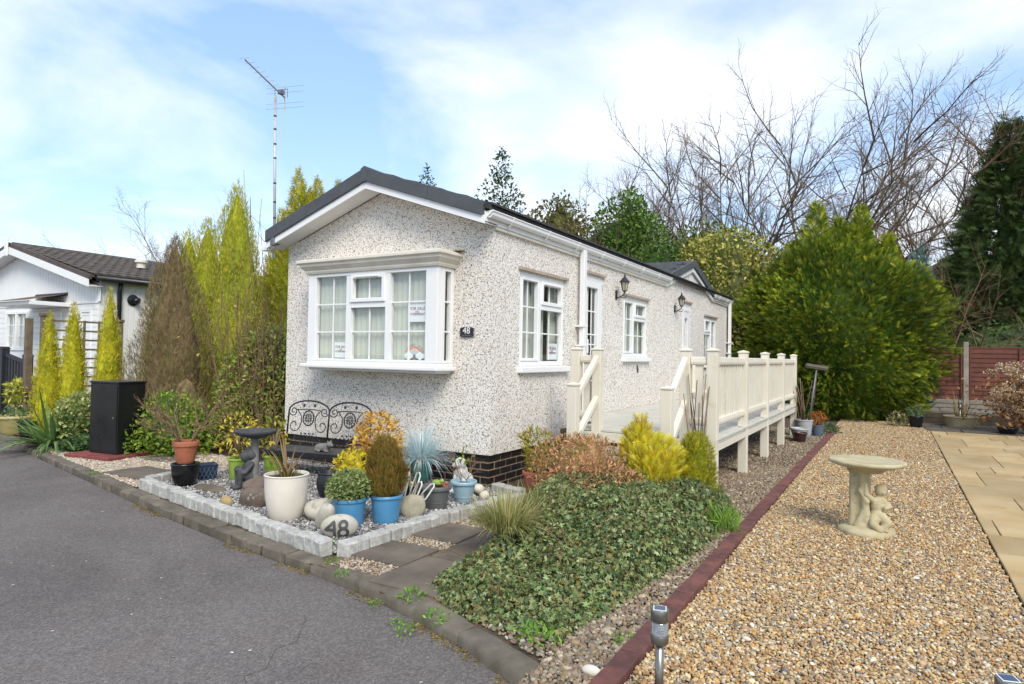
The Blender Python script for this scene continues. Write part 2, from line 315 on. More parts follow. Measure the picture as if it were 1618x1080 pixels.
for pts in ([(.8, -3.1), (.86, -3.14), (.9, -3.2), (1.02, -3.34), (1.0, -3.45), (1.12, -3.6), (1.1, -3.7), (1.25, -3.78)],):
    mb = MB()
    for (a, b), (c_, d) in zip(pts, pts[1:]):
        dx, dy = c_-a, d-b; l = math.hypot(dx, dy); nx, ny = -dy/l*.0011, dx/l*.0011; mb.quad((a-nx, b-ny, -.057), (c_-nx, d-ny, -.057), (c_+nx, d+ny, -.057), (a+nx, b+ny, -.057))
    o = mb.build('crack', crack, road)
# kerb stones
def rough_box(seed, cuts=1, jit=.05, bevel=.08):
    bm = bmesh.new(); bmesh.ops.create_cube(bm, size=1); bmesh.ops.bevel(bm, geom=list(bm.edges), offset=bevel, segments=1, affect='EDGES'); r = random.Random(seed)
    for v in bm.verts: v.co += Vector((r.uniform(-jit, jit), r.uniform(-jit, jit), r.uniform(-jit, jit)*.6))
    bmesh.ops.triangulate(bm, faces=[f for f in bm.faces if len(f.verts) > 4]); return bm
def rough_mesh(name, m, seed, jit=.04, bevel=.09):
    bm = rough_box(seed, jit=jit, bevel=bevel); me = bpy.data.meshes.new(name); bm.to_mesh(me); bm.free(); me.materials.append(m); return me
kerb = struct(MB().add([(x, y+.012, z) for z in (-.07, -.012) for x, y in KL[1:16]]+[(x, y+.118, -.012) for x, y in KL[1:16]], [(i, i+1, 16+i, 15+i) for i in range(14)]+[(15+i, 16+i, 31+i, 30+i) for i in range(14)]).build('kerb', M_SOIL))
kms = [rough_mesh('kerb_stone', M_KERB, i, .055, .14) for i in range(5)]; kml = []
for i in range(4):
    r_ = random.Random(90+i); pr = [(-.5, -.5), (-.5, .22), (-.42, .40), (-.28, .5), (.44, .5), (.5, .42), (.5, -.5)]; mb = MB(); n_ = 6
    for k in range(n_+1):
        e_ = .86 if k in (0, n_) else 1
        mb.v += [(-.5+k/n_, y_*e_+r_.uniform(-.025, .025), (z_*(e_ if z_ > 0 else 1))+r_.uniform(-.03, .03)*(z_ > 0)) for y_, z_ in pr]
    q = len(pr)
    for k in range(n_): mb.f += [(k*q+j, k*q+(j+1) % q, (k+1)*q+(j+1) % q, (k+1)*q+j)[::-1] for j in range(q)]
    mb.f += [tuple(range(q)), tuple(n_*q+j for j in range(q))[::-1]]; me_ = mb.mesh('kerb_stone', M_KERB); me_.shade_smooth(); me_.set_sharp_from_angle(angle=R_(50)); kml.append(me_)
ks = KL[3:17]; d0 = 0; pts = []
for (x0, y0), (x1, y1) in zip(ks, ks[1:]):
    l = math.hypot(x1-x0, y1-y0); n = max(1, round(l/.02))
    for i in range(n): pts.append((x0+(x1-x0)*i/n, y0+(y1-y0)*i/n))
i = 0
while i < len(pts)-5:
    x = pts[i][0]; L = rnd.uniform(.2, .32) if x < .1 else rnd.uniform(.55, .92); j = min(len(pts)-1, i+int(L/.02)); (x0, y0), (x1, y1) = pts[i], pts[j]
    a = math.atan2(y1-y0, x1-x0); l = math.hypot(x1-x0, y1-y0); inst('kerb_stone', rnd.choice(kms if x < .1 else kml), kerb, ((x0+x1)/2-math.sin(a)*.065, (y0+y1)/2+math.cos(a)*.065, -.045+rnd.uniform(-.01, .006)), (rnd.uniform(-.05, .05), rnd.uniform(-.02,.02), a+rnd.uniform(-.02,.02)), (l*(.985 if x < .1 else 1.0), .14, .11)); i = j
# granite sett border of the flower bed
BED = [(-2.86, -1.93), (.33, -2.47), (.40, -1.35), (.56, -.27), (.12, -.1)]
border = struct(MB().box(-2.8, .3, -1.9, -1.89, -.1, -.02).build('bed_border', M_SOIL), 'grey granite sett border of the gravel flower bed')
sms = [rough_mesh('sett', M_SETT, 20+i, .05, .1) for i in range(6)]
def settrow(p0, p1, size=.108, off=0):
    l = math.hypot(p1[0]-p0[0], p1[1]-p0[1]); n = max(1, round(l/size)); a = math.atan2(p1[1]-p0[1], p1[0]-p0[0])
    for i in range(n):
        f = (i+.5)/n; inst('sett', rnd.choice(sms), border, (p0[0]+(p1[0]-p0[0])*f+rnd.uniform(-.004, .004), p0[1]+(p1[1]-p0[1])*f+rnd.uniform(-.006, .006), .038+rnd.uniform(-.008, .008)), (rnd.uniform(-.05, .05), rnd.uniform(-.05, .05), a+rnd.uniform(-.06, .06)), (l/n*.97, .105, .115))
settrow((-2.86, -1.90), (.27, -2.43)); settrow((.36, -2.40), (.42, -1.33)); settrow((.42, -1.30), (.57, -.30)); settrow((.52, -.22), (.13, -.10)); settrow((-2.9, -1.84), (-3.0, -1.15))
# flower bed chippings
bedpoly = [(-2.82, -1.85), (.3, -2.4), (.36, -1.33), (.5, -.3), (.1, -.05), (-.02, .02), (-3.05, .02), (-3.0, -1.15)]
mb = MB(); mb.add([(x, y, .004) for x, y in bedpoly], [tuple(range(len(bedpoly)))]); struct(mb.build('bed_ground', M_SOIL))
p = jgrid(rng, -3.1, .6, -2.5, .05, .0165); p = p[inpoly(p, bedpoly)]; p = np.c_[p, .008+rng.uniform(0, .012, len(p))]
pebbles('bed_chippings', p, .021, [A(232, 230, 224), A(200, 198, 194), A(90, 92, 96), A(120, 120, 122), A(64, 66, 70), A(236, 234, 230), A(150, 148, 146)], 'chipping_stone', seed=3)
bpy.data.objects['bed_chippings']['label'] = 'black and white stone chippings in the flower bed'
# flagstone path with gravel gaps
path = struct(MB().quad((.35, -2.6, .0), (1.5, -2.75, .0), (1.75, 1.0, .0), (.35, 1.0, .0)).build('path', M_GRIT))
def slab(parent, name, m, x0, x1, y0, y1, z=.02, th=.05, tilt=.004, bev=.006, skew=.008):
    j = lambda: rnd.uniform(-skew, skew); cs = [(x0+j(), y0+j()), (x1+j(), y0+j()), (x1+j(), y1+j()), (x0+j(), y1+j())]; dz = [rnd.uniform(-tilt, tilt) for _ in range(4)]
    mb = MB(); mb.add([(a, b, z-th) for a, b in cs]+[(a, b, z+d) for (a, b), d in zip(cs, dz)], [(3, 2, 1, 0), (4, 5, 6, 7)]+[(i, (i+1) % 4, 4+(i+1) % 4, 4+i) for i in range(4)]); return mb.build(name, m, parent, bev=bev)
for x0, x1, ys in ((.42, .84, [(-2.36, -1.95), (-1.76, -1.33), (-1.12, -.66), (-.46, 0)]), (.86, 1.36, [(-2.66, -2.1), (-2.08, -1.56), (-1.54, -1.0), (-.98, -.45), (-.43, .1)])):
    for y0, y1 in ys: slab(path, 'flagstone', M_FLAG, x0, x1, y0, y1, .018)
GOLD = [A(228, 192, 124,.68), A(216, 166, 88,.68), A(238, 220, 172,.68), A(200, 138, 66,.68), A(172, 138, 92,.7), A(246, 238, 214,.68), A(152, 130, 100,.7), A(120, 114, 110,.7), A(234, 200, 130,.68), A(210, 156, 74,.68)]
BROWN = [A(176, 148, 118), A(150, 122, 96), A(206, 186, 158), A(126, 108, 92), A(196, 170, 132), A(226, 214, 196)]
p = np.r_[jgrid(rng, .43, .84, -2.56, -2.37, .017), jgrid(rng, .43, .85, -1.94, -1.77, .017), jgrid(rng, .43, .85, -1.32, -1.13, .018), jgrid(rng, .43, .85, -.65, -.47, .018)]
pebbles('path_gravel', np.c_[p, np.full(len(p), .006)], .02, BROWN, 'gravel_stone', seed=8)['label'] = 'small brown gravel squares between the path flagstones'
# left strip of gravel and flags in front of the cabinet
for q in ((-3.95, -3.2, -1.72, -1.25), (-3.15, -2.95, -1.55, -1.15), (-4.55, -4.0, -1.0, -.5)): slab(path, 'flagstone', M_FLAG, *q, .014)
lp = [(-6.6, -1.25), (-2.9, -1.95), (-2.95, -1.2), (-3.1, -.3), (-4.6, -.2), (-6.4, -1.0)]
p = jgrid(rng, -6.6, -2.9, -2.0, -.2, .021); p = p[inpoly(p, lp)]; q = (p[:, 0] > -3.97) & (p[:, 0] < -3.18) & (p[:, 1] > -1.74) & (p[:, 1] < -1.23); p = p[~q]
pebbles('pale_gravel', np.c_[p, np.full(len(p), .003)], .024, [A(222, 200, 168), A(236, 222, 200), A(196, 168, 134), A(206, 186, 160), A(240, 232, 214), A(170, 148, 124)], 'gravel_stone', seed=12)['label'] = 'pale cream gravel strip beside the black cabinet'
# golden gravel drive
o = struct(MB().quad((2.5, -3.7, .0), (4.2, -4.4, .0), (4.2, 11.4, .0), (2.5, 11.4, .0)).build('gravel_ground', M_GRIT))
p = np.r_[jgrid(rng, 2.58, 4.16, -3.5, .8, .0135), jgrid(rng, 2.58, 4.16, .8, 5, .0165), jgrid(rng, 2.5, 4.16, 5, 11.3, .022)]
p2 = p[rng.uniform(size=len(p)) < .35]+rng.normal(0, .005, (1, 2))
P = np.r_[np.c_[p, .006+rng.uniform(0, .004, len(p))], np.c_[p2, .014+rng.uniform(0, .006, len(p2))]]
pebbles('golden_gravel', P, .0175, GOLD, 'gravel_stone', seed=21)['label'] = 'golden brown pea gravel covering the drive'
# mixed gravel between deck and edging, mossy strip beside the ivy
p = np.r_[jgrid(rng, 2.2, 2.475, -3.3, .4, .019), jgrid(rng, 1.45, 2.475, .4, 3.2, .021), jgrid(rng, .1, 2.475, 3.2, 8.4, .03)]; p = p[~((p[:, 1] < .6) & (p[:, 0] < 2.15))]
pebbles('mixed_gravel', np.c_[p, .004+rng.uniform(0, .006, len(p))], .024, [A(166, 138, 100), A(136, 114, 86), A(112, 102, 94), A(196, 172, 134), A(150, 120, 82), A(120, 98, 76), A(214, 198, 168), A(140, 118, 70)], 'gravel_stone', seed=31)['label'] = 'dark mixed gravel between the decking and the red edging'
p = jgrid(rng, 1.1, 2.45, -3.3, -2.45, .024); kx = np.array([k[0] for k in KL]); ky = np.array([k[1] for k in KL]); p = p[p[:, 1] > np.interp(p[:, 0], kx, ky)+.15]
pebbles('mossy_pebbles', np.c_[p, np.full(len(p), .004)], .022, [A(170, 142, 100), A(186, 164, 128), A(140, 116, 82), A(150, 134, 92), A(160, 130, 92), A(120, 104, 70), A(226, 218, 202)], 'gravel_stone', seed=33)['label'] = 'loose pebbles and dirt between the kerb and the ivy'
# red brick edging
edging = struct(MB().box(2.5, 2.56, -3.6, 8.8, -.08, -.02).build('edging', M_SOIL), 'dark red brick edging between the two gravel areas'); ems = [rough_mesh('brick', M_EDGE, 40+i, .012, .035) for i in range(4)]
y = -3.62
while y < 8.7: l = rnd.uniform(.212, .22); inst('brick', rnd.choice(ems), edging, (2.525+rnd.uniform(-.003, .003)+max(0, y-2)*.006, y+l/2, .005+rnd.uniform(-.003, .003)), (rnd.uniform(-.02, .02), 0, rnd.uniform(-.012, .012)), (.098, l*.985, .075)); y += l
# yellow paving
pav = struct(MB().quad((4.16, -4.5, .0), (5.5, -4.5, .0), (5.5, 9.62, .0), (4.16, 9.62, .0)).build('paving', pm('paving_joint', A(120, 98, 66), A(96, 80, 56), 20, .95)))
y = 9.58; row = 0
while y > -2.6:
    h = rnd.choice([.45, .6, .6, .62]); x = 4.17-rnd.choice([0, .2, .35, .5])
    while x < 5.48:
        wd = rnd.choice([.45, .6, .75, .9]); xa = max(x, 4.17); xb = min(x+wd, 5.48)
        if xb-xa > .09: slab(pav, 'paver', M_PAVE, xa+.004, xb-.004, y-h+.005, y-.005, .022, .06, .003, .006, .003)
        x += wd
    y -= h
p = jgrid(rng, 5.5, 6.6, 4.5, 10.6, .03); pebbles('border_gravel', np.c_[p, np.full(len(p), .004)], .03, BROWN+GOLD[:3], 'gravel_stone', seed=35)['label'] = 'brown gravel beside the yellow paving under the dried hydrangea'
back = struct(MB().quad((3.7, 9.6, .004), (8, 9.6, .004), (8, 11.6, .004), (3.7, 11.6, .004)).build('back_paving', M_SOIL))
y = 9.66
for r in range(3):
    x = 4.1-(r % 2)*.3
    while x < 7.5: slab(back, 'flagstone', M_DARKFLAG, max(x, 4.0)+.006, x+.594, y, y+.59, .03, .05); x += .6
    y += .6
# ================================================================== the park home
t = NT('pebbledash'); vc = t.vor(104); sp = t.new('ShaderNodeSeparateColor'); t.l.new(vc, sp.inputs[0])
c = t.ramp(sp.outputs[0], [(0, A(96, 92, 88, .85)), (.055, A(150, 144, 136, .9)), (.085, A(190, 178, 164, .88)), (.2, A(226, 214, 198, .92)), (.5, A(238, 233, 226, .92)), (.8, A(246, 243, 238, .92))], 'CONSTANT')
c = t.mix(t.ramp(t.noise(1.1, 5, .6), [(.5, 0), (.8, .35)]), c, t.mix(1, c, (.93, .86, .77), 'MULTIPLY'))
mpz = t.new('ShaderNodeMapping'); mpz.inputs['Scale'].default_value = (5, 5, .35); t.l.new(t.tc.outputs['Object'], mpz.inputs[0]); c = t.mix(t.ramp(t.noise(1.2, 5, .6, mpz.outputs[0]), [(.5, 0), (.72, .35)]), c, t.mix(1, c, (.88, .86, .82), 'MULTIPLY'))
M_DASH = t.fin(c, .85, t.bump(t.vor(104, 'Distance'), .6, .008), spec=.3)
M_WHITE = pm('white_upvc', (.80, .80, .79), (.77, .77, .755), 3, .32, spec=.5); M_CREAMW = pm('off_white_trim', A(240, 234, 220, .85), A(226, 218, 200, .85), 5, .45)
M_VERGE = pm('charcoal_verge', A(92, 94, 98, .75), A(80, 82, 86, .75), 5, .6, .1, 80); M_TILE = pm('charcoal_tile', A(78, 78, 80, .7), A(58, 58, 58, .7), 7, .8, .3, 60)
M_SOFF = pm('soffit_board', (.76, .755, .74), (.70, .69, .67), 4, .5); M_MORTAR = pm('mortar', A(196, 168, 138), A(176, 148, 120), 20, .95, .4, 90)
M_BRICK = pm('black_brick', A(46, 42, 44), A(30, 29, 31), 14, .42, .3, 60, rnd=.25, speck=(A(86, 78, 74), 9, .4)); M_INT = pm('interior_wall', (.78, .76, .72), None, 3, .8); M_CARPET = pm('interior_floor', (.3, .27, .23), None, 3, .9)
g = NT('window_glass'); g.n.remove(g.b); tr = g.new('ShaderNodeBsdfTransparent'); tr.inputs[0].default_value = (.98, 1, .99, 1); gl = g.new('ShaderNodeBsdfGlossy'); gl.inputs['Roughness'].default_value = .015; gl.inputs[0].default_value = (.9, .95, .95, 1)
fr = g.new('ShaderNodeFresnel'); ge = g.new('ShaderNodeNewGeometry'); mi = g.new('ShaderNodeMapRange'); mi.inputs[3].default_value = 1.55; mi.inputs[4].default_value = 1/1.55; g.l.new(ge.outputs['Backfacing'], mi.inputs[0]); g.l.new(mi.outputs[0], fr.inputs[0]); ml = g.new('ShaderNodeMath', operation='MULTIPLY_ADD'); ml.inputs[1].default_value = 1.3; ml.inputs[2].default_value = .02; ml.use_clamp = True; g.l.new(fr.outputs[0], ml.inputs[0])
ms = g.new('ShaderNodeMixShader'); g.l.new(ml.outputs[0], ms.inputs[0]); g.l.new(tr.outputs[0], ms.inputs[1]); g.l.new(gl.outputs[0], ms.inputs[2]); g.l.new(ms.outputs[0], g.n['Material Output'].inputs[0]); M_GLASS = g.m
M_BLIND = pm('blind_fabric', (.5,.52,.46), (.45,.47,.42), 3, .8); M_CURT = pm('curtain_fabric', A(176, 176, 150), None, 5, .9)
house = thing('park_home', 'white pebbledash park home number 48 with grey roof and bay window', 'house')
W, LEN, ZB, ZT = 3.085, 10.85, .34, 2.68
SL = .3375
def gz(x): return 2.672+SL*min(x+3.13, .045-x)
def wallquads(mb, u0, u1, v0, v1, ops, P, th):
    us = sorted({u0, u1}|{q for o in ops for q in o[:2]})
    for a, b in zip(us, us[1:]):
        segs = [(v0, v1)]
        for o in ops:
            if o[0] <= a+1e-6 and o[1] >= b-1e-6: segs = [s for lo, hi in segs for s in ((lo, min(hi, o[2])), (max(lo, o[3]), hi)) if s[1]-s[0] > 1e-6]
        for lo, hi in segs:
            mb.quad(P(a, lo, 0), P(b, lo, 0), P(b, hi, 0), P(a, hi, 0)); mb.quad(P(b, lo, th), P(a, lo, th), P(a, hi, th), P(b, hi, th))
    for a, b, lo, hi in ops:
        mb.quad(P(a, lo, 0), P(a, hi, 0), P(a, hi, th), P(a, lo, th)); mb.quad(P(b, hi, 0), P(b, lo, 0), P(b, lo, th), P(b, hi, th)); mb.quad(P(b, lo, 0), P(a, lo, 0), P(a, lo, th), P(b, lo, th)); mb.quad(P(a, hi, 0), P(b, hi, 0), P(b, hi, th), P(a, hi, th))
PF = lambda u, v, d: (u, d, v)           # front wall, facing -Y
PS = lambda u, v, d: (-d, u, v)          # side wall, facing +X
W1, W2, W3 = (.555, 1.675, 1.25, 2.30), (3.71, 4.81, 1.375, 2.30), (8.58, 9.66, 1.25, 2.285); D1, D2 = (2.245, 2.89, .58, 2.475), (6.88, 7.47, .58, 2.455)
mb = MB(); wallquads(mb, -W, 0, ZB, ZT, [(-2.33, -.55, 1.26, 2.25)], PF, .12); ap = -1.5425
mb.add([(-W, 0, ZT), (0, 0, ZT), (0, 0, gz(0)), (ap, 0, gz(ap)), (-W, 0, gz(-W))], [(0, 1, 2, 3, 4)]); mb.add([(-W, .12, ZT), (0, .12, ZT), (ap, .12, gz(ap))], [(2, 1, 0)]); mb.quad((-W, 0, ZB), (-W, .12, ZB), (0, .12, ZB), (0, 0, ZB))
mb.build('wall', M_DASH, house)
mb = MB(); wallquads(mb, 0, LEN, ZB, ZT, [W1, D1, W2, D2, W3], PS, .12); mb.add([(0, 5.85, ZT), (0, 9.1, ZT), (0, 7.475, 3.13)], [(0, 1, 2)]); mb.add([(-.12, 5.85, ZT), (-.12, 9.1, ZT), (-.12, 7.475, 3.13)], [(2, 1, 0)]); mb.quad((0, 0, ZB), (-.12, 0, ZB), (-.12, LEN, ZB), (0, LEN, ZB))
mb.build('wall', M_DASH, house)
MB().quad((-W, LEN, ZB), (-W, 0, ZB), (-W, 0, 2.69), (-W, LEN, 2.69)).quad((0, LEN, ZB), (-W, LEN, ZB), (-W, LEN, 2.69), (0, LEN, 2.69)).build('wall', M_DASH, house)
MB().quad((-W+.01, .13, .56), (-.13, .13, .56), (-.13, LEN-.02, .56), (-W+.01, LEN-.02, .56)).build('floor', M_CARPET, house); MB().quad((-W+.02, .13, 2.5), (-W+.02, LEN, 2.5), (-.13, LEN, 2.5), (-.13, .13, 2.5)).build('ceiling', M_INT, house)
mb = MB(); mb.quad((-W+.02, LEN, .56), (-W+.02, .13, .56), (-W+.02, .13, 2.5), (-W+.02, LEN, 2.5))
for yy in (3.2, 6.0, 8.2): mb.box(-W+.03, -.5, yy, yy+.06, .57, 2.49)
mb.build('partition', M_INT, house)
# brick plinth
plinth = MB().box(-W+.034, -.034, .034, LEN-.04, -.1, ZB-.004).build('plinth', M_MORTAR, house); bme = rough_mesh('brick', M_BRICK, 77, .006, .03)
for cidx in range(5):
    z = ZB-.012-.075*(cidx+.5)+.005; off = 0 if cidx % 2 else -.1125; x = -W+.03+off
    while x < -.04:
        a, b = max(x, -W+.03), min(x+.215, -.028)
        if b-a > .03: inst('brick', bme, plinth, ((a+b)/2, .065, z), (0, 0, 0), (b-a-.003, .075, .06))
        x += .225
    y = .035+(0 if cidx % 2 == 0 else .1125)
    if cidx % 2: inst('brick', bme, plinth, (-.07, .03+.053, z), (0, 0, 0), (.08, .1, .06))
    while y < 3.4: inst('brick', bme, plinth, (-.065, y+.1075, z), (0, 0, 0), (.075, .212, .06)); y += .225
# roof
E0, E1, RZ, EZ = -3.20, .09, 3.42, 2.865
mb = MB()
for e in (E0, E1):
    s = 1 if e > ap else -1
    poly = [(ap, RZ), (e, EZ), (e, EZ-.05), (ap, RZ-.07)]; mb.prism(poly, 'y', -.235, LEN+.12)
roof = mb.build('roof', M_TILE, house)
# tile courses: real stepped rows along both slopes
for e in (E0, E1):
    mb = MB(); n = 5
    for k in range(n):
        f0, f1 = k/n, (k+1)/n+.02; x0, z0 = ap+(e-ap)*f0, RZ+(EZ-RZ)*f0; x1, z1 = ap+(e-ap)*f1, RZ+(EZ-RZ)*f1
        mb.prism([(x0, z0+.004), (x1, z1+.028), (x1, z1+.006), (x0, z0-.004)], 'y', -.2, LEN+.1)
    mb.build('tile_course', M_TILE, roof)
yy = -.2; mb = MB()
while yy < LEN: mb.prism([(ap-.12, RZ-.02), (ap, RZ+.035), (ap+.12, RZ-.02), (ap, RZ-.01)], 'y', yy, min(yy+.43, LEN+.1)); yy += .45
mb.build('ridge_tile', M_TILE, roof)
for e, s in ((-3.19, -1), (.035, 1)):      # dark verge caps in two lengths each side, white barge boards below
    for f0, f1 in ((0.0, .56), (.564, 1)):
        x0, x1 = ap+(e-ap)*f0, ap+(e-ap)*f1; z = lambda x: 3.262-abs(x-ap)*SL
        pl = [(x0, z(x0)+.175), (x1, z(x1)+.165), (x1, z(x1)+.02), (x0, z(x0)+.02)]; MB().prism(pl, 'y', -.285, -.19).build('verge_cap', M_VERGE, house, bev=.006)
    x0, x1 = ap, e+(.01 if s > 0 else .0); z = lambda x: 3.207-abs(x-ap)*SL
    MB().prism([(x0, z(x0)+.085), (x1, z(x1)+.085), (x1, z(x1)), (x0, z(x0))], 'y', -.262, -.235).build('barge_board', M_WHITE, house)
    MB().prism([(x0, z(x0)+.03), (x1, z(x1)+.03), (x1, z(x1)+.012), (x0, z(x0)+.012)], 'y', -.235, .001).build('soffit', M_SOFF, house)
MB().prism([(ap-.055, 3.425), (ap, 3.455), (ap+.06, 3.43), (ap+.035, 3.285), (ap, 3.27), (ap-.035, 3.285)], 'y', -.292, -.18).build('ridge_end_cap', M_VERGE, house, bev=.005)
# eaves on the long side
for a, b in ((-.262, 5.86), (9.08, LEN+.1)):
    MB().box(.0, .045, a+.03, b, 2.69, 2.80).build('fascia', M_WHITE, house); MB().box(-.005, .032, a+.06 if a > 0 else .0, b, 2.655, 2.69).build('fascia_trim', M_CREAMW, house, bev=.005)
    gut = MB().prism([(.046, 2.80), (.058, 2.80), (.062, 2.755), (.085, 2.748), (.103, 2.768), (.110, 2.80), (.124, 2.808), (.128, 2.80), (.115, 2.79), (.112, 2.762), (.09, 2.738), (.05, 2.738)], 'y', a+.06, b-.02).build('gutter', M_WHITE, house)
    MB().prism([(.046, 2.738), (.128, 2.80), (.124, 2.81), (.046, 2.802)], 'y', a+.05, a+.06).build('gutter_end', M_WHITE, gut)
    yy = a+.45
    while yy < b: MB().prism([(.044, 2.70), (.06, 2.70), (.095, 2.733), (.12, 2.762), (.134, 2.808), (.128, 2.812), (.11, 2.762), (.088, 2.737), (.044, 2.736)], 'y', yy, yy+.022).build('gutter_bracket', M_WHITE, gut); yy += .82
for yy, zb in ((2.02, .55), (LEN-.15, .1)):
    dp = MB().box(.046, .112, yy, yy+.085, zb, 2.745).build('downpipe', M_WHITE, house, bev=.006)
    for zz in (1.5, 1.75): box('pipe_clip', M_WHITE, dp, .003, .118, yy-.035, yy+.115, zz, zz+.022)
# cross gable
mb = MB(); mb.add([(.06, 7.475, 3.33), (.06, 5.78, 2.85), (-1.1, 5.78, 2.85+.28), (-1.25, 7.475, 3.335), (.06, 9.17, 2.85), (-1.1, 9.17, 2.85+.28)], [(0, 3, 2, 1), (0, 4, 5, 3)]); mb.add([(.06, 7.475, 3.26), (.06, 5.78, 2.78), (-1.1, 5.78, 2.8), (-1.25, 7.475, 3.26), (.06, 9.17, 2.78), (-1.1, 9.17, 2.8)], [(1, 2, 3, 0), (3, 5, 4, 0)])
gr = mb.build('porch_roof', M_TILE, house)
for s in (-1, 1):
    for k in range(3):
        f0, f1 = k/3, (k+1)/3+.03; ya, yb = 7.475+s*1.69*f0, 7.475+s*1.69*f1; za, zb = 3.335-.48*f0, 3.335-.48*f1; mb = MB()
        n = 12; xs = [.05-i*1.15/n for i in range(n+1)]
        for i in range(n):
            h = .02 if i % 2 else .045
            mb.add([(xs[i], ya, za+.004), (xs[i+1], ya, za+.004), (xs[i+1], yb, zb+.03), (xs[i], yb, zb+.03), ((xs[i]+xs[i+1])/2, yb, zb+h+.025), ((xs[i]+xs[i+1])/2, ya, za+.03)], [(0, 5, 4, 3), (5, 1, 2, 4), (3, 4, 2)])
        mb.build('tile_course', M_TILE, gr)
    ye = 7.475+s*1.70; 
    MB().prism([(7.475, 3.205), (ye, 2.725), (ye, 2.66), (7.475, 3.125)], 'x', .012, .05).build('barge_board', M_WHITE, house)
    MB().prism([(7.475, 3.36), (ye, 2.875), (ye, 2.735), (7.475, 3.215)], 'x', .03, .085).build('verge_cap', M_VERGE, house, bev=.005)
# windows -----------------------------------------------------------
def glaze(parent, P, rects, z=.05):
    """panes and their glazing bars: (u0,u1,v0,v1,[bar u],[bar v])"""
    for u0, u1, v0, v1, bu, bv in rects:
        pn = MB().quad(P(u0-.012, v0-.012, z), P(u1+.012, v0-.012, z), P(u1+.012, v1+.012, z), P(u0-.012, v1+.012, z)).build('pane', M_GLASS, parent)
        for b in bu: barm(parent, P, b-.008, b+.008, v0, v1, z-.006, z+.006, 'glazing_bar')
        for b in bv: barm(parent, P, u0, u1, b-.008, b+.008, z-.0065, z+.0065, 'glazing_bar')
def barm(parent, P, u0, u1, v0, v1, d0, d1, name, m=None, bev=.0):
    mb = MB(); c = [P(u, v, d) for d in (d0, d1) for v in (v0, v1) for u in (u0, u1)]; mb.add(c, [(0, 1, 3, 2), (5, 4, 6, 7), (1, 0, 4, 5), (2, 3, 7, 6), (0, 2, 6, 4), (3, 1, 5, 7)]); return mb.build(name, m or M_WHITE, parent, bev=bev)
def ring(parent, P, o, i, d0, d1, name, m=None, bev=.006):
    """frame: outer rect o, inner rect i"""
    mb = MB()
    for r in ((o[0], i[0], o[2], o[3]), (i[1], o[1], o[2], o[3]), (i[0], i[1], o[2], i[2]), (i[0], i[1], i[3], o[3])):
        c = [P(u, v, d) for d in (d0, d1) for v in (r[2], r[3]) for u in (r[0], r[1])]; mb.add(c, [(0, 1, 3, 2), (5, 4, 6, 7), (1, 0, 4, 5), (2, 3, 7, 6), (0, 2, 6, 4), (3, 1, 5, 7)])
    return mb.build(name, m or M_WHITE, parent, bev=bev)
def sash_window(P, o, flip=False, name='window', sill=True, hood=True):
    u0, u1, v0, v1 = o; um = u0+(u1-u0)*.44 if not flip else u0+(u1-u0)*.54
    w_ = ring(house, P, o, (u0+.05, u1-.05, v0+.055, v1-.06), .012, .075, name)
    barm(w_, P, um-.03, um+.03, v0+.056, v1-.061, .014, .073, 'mullion')
    A_, B_ = ((u0+.05, um-.03), (um+.03, u1-.05)) if not flip else ((um+.03, u1-.05), (u0+.05, um-.03))
    vt = v0+(v1-v0)*.66
    s1 = ring(w_, P, (A_[0]+.001, A_[1]-.001, v0+.056, v1-.061), (A_[0]+.035, A_[1]-.03, v0+.09, v1-.085), .002, .06, 'casement')
    s2 = ring(w_, P, (B_[0]+.001, B_[1]-.001, vt+.02, v1-.061), (B_[0]+.045, B_[1]-.045, vt+.065, v1-.1), -.004, .055, 'top_light')
    barm(w_, P, B_[0], B_[1], vt-.035, vt+.018, .01, .07, 'transom')
    ga = (A_[0]+.035, A_[1]-.03, v0+.09, v1-.085); gb = (B_[0]+.045, B_[1]-.045, vt+.065, v1-.1); gc = (B_[0]+.012, B_[1]-.012, v0+.07, vt-.05)
    hh = (ga[3]-ga[2])/3; glaze(w_, P, [(*ga, [(ga[0]+ga[1])/2], [ga[2]+hh, ga[2]+2*hh]), (*gb, [(gb[0]+gb[1])/2], []), (*gc, [(gc[0]+gc[1])/2], [ga[2]+hh])])
    barm(w_, P, B_[0]+.06, B_[1]-.06, v1-.092, v1-.074, -.012, -.002, 'trickle_vent', bev=.003)
    if sill: barm(w_, P, u0-.03, u1+.09, v0-.075, v0-.005, -.06, .07, 'sill', bev=.01)
    if hood: 
        hd = barm(house, P, u0-.04, u1+.05, v1+.012, v1+.045, -.035, .0, 'drip_hood', pm('hood_render', A(214, 196, 178), A(190, 170, 150), 8, .9, .3, 60) if 'hood_render' not in MATS else MATS['hood_render'])
    return w_
PSo = lambda u, v, d: (-d, u, v)
sash_window(PSo, W1); sash_window(PSo, W2); sash_window(PSo, W3, flip=True, sill=True)
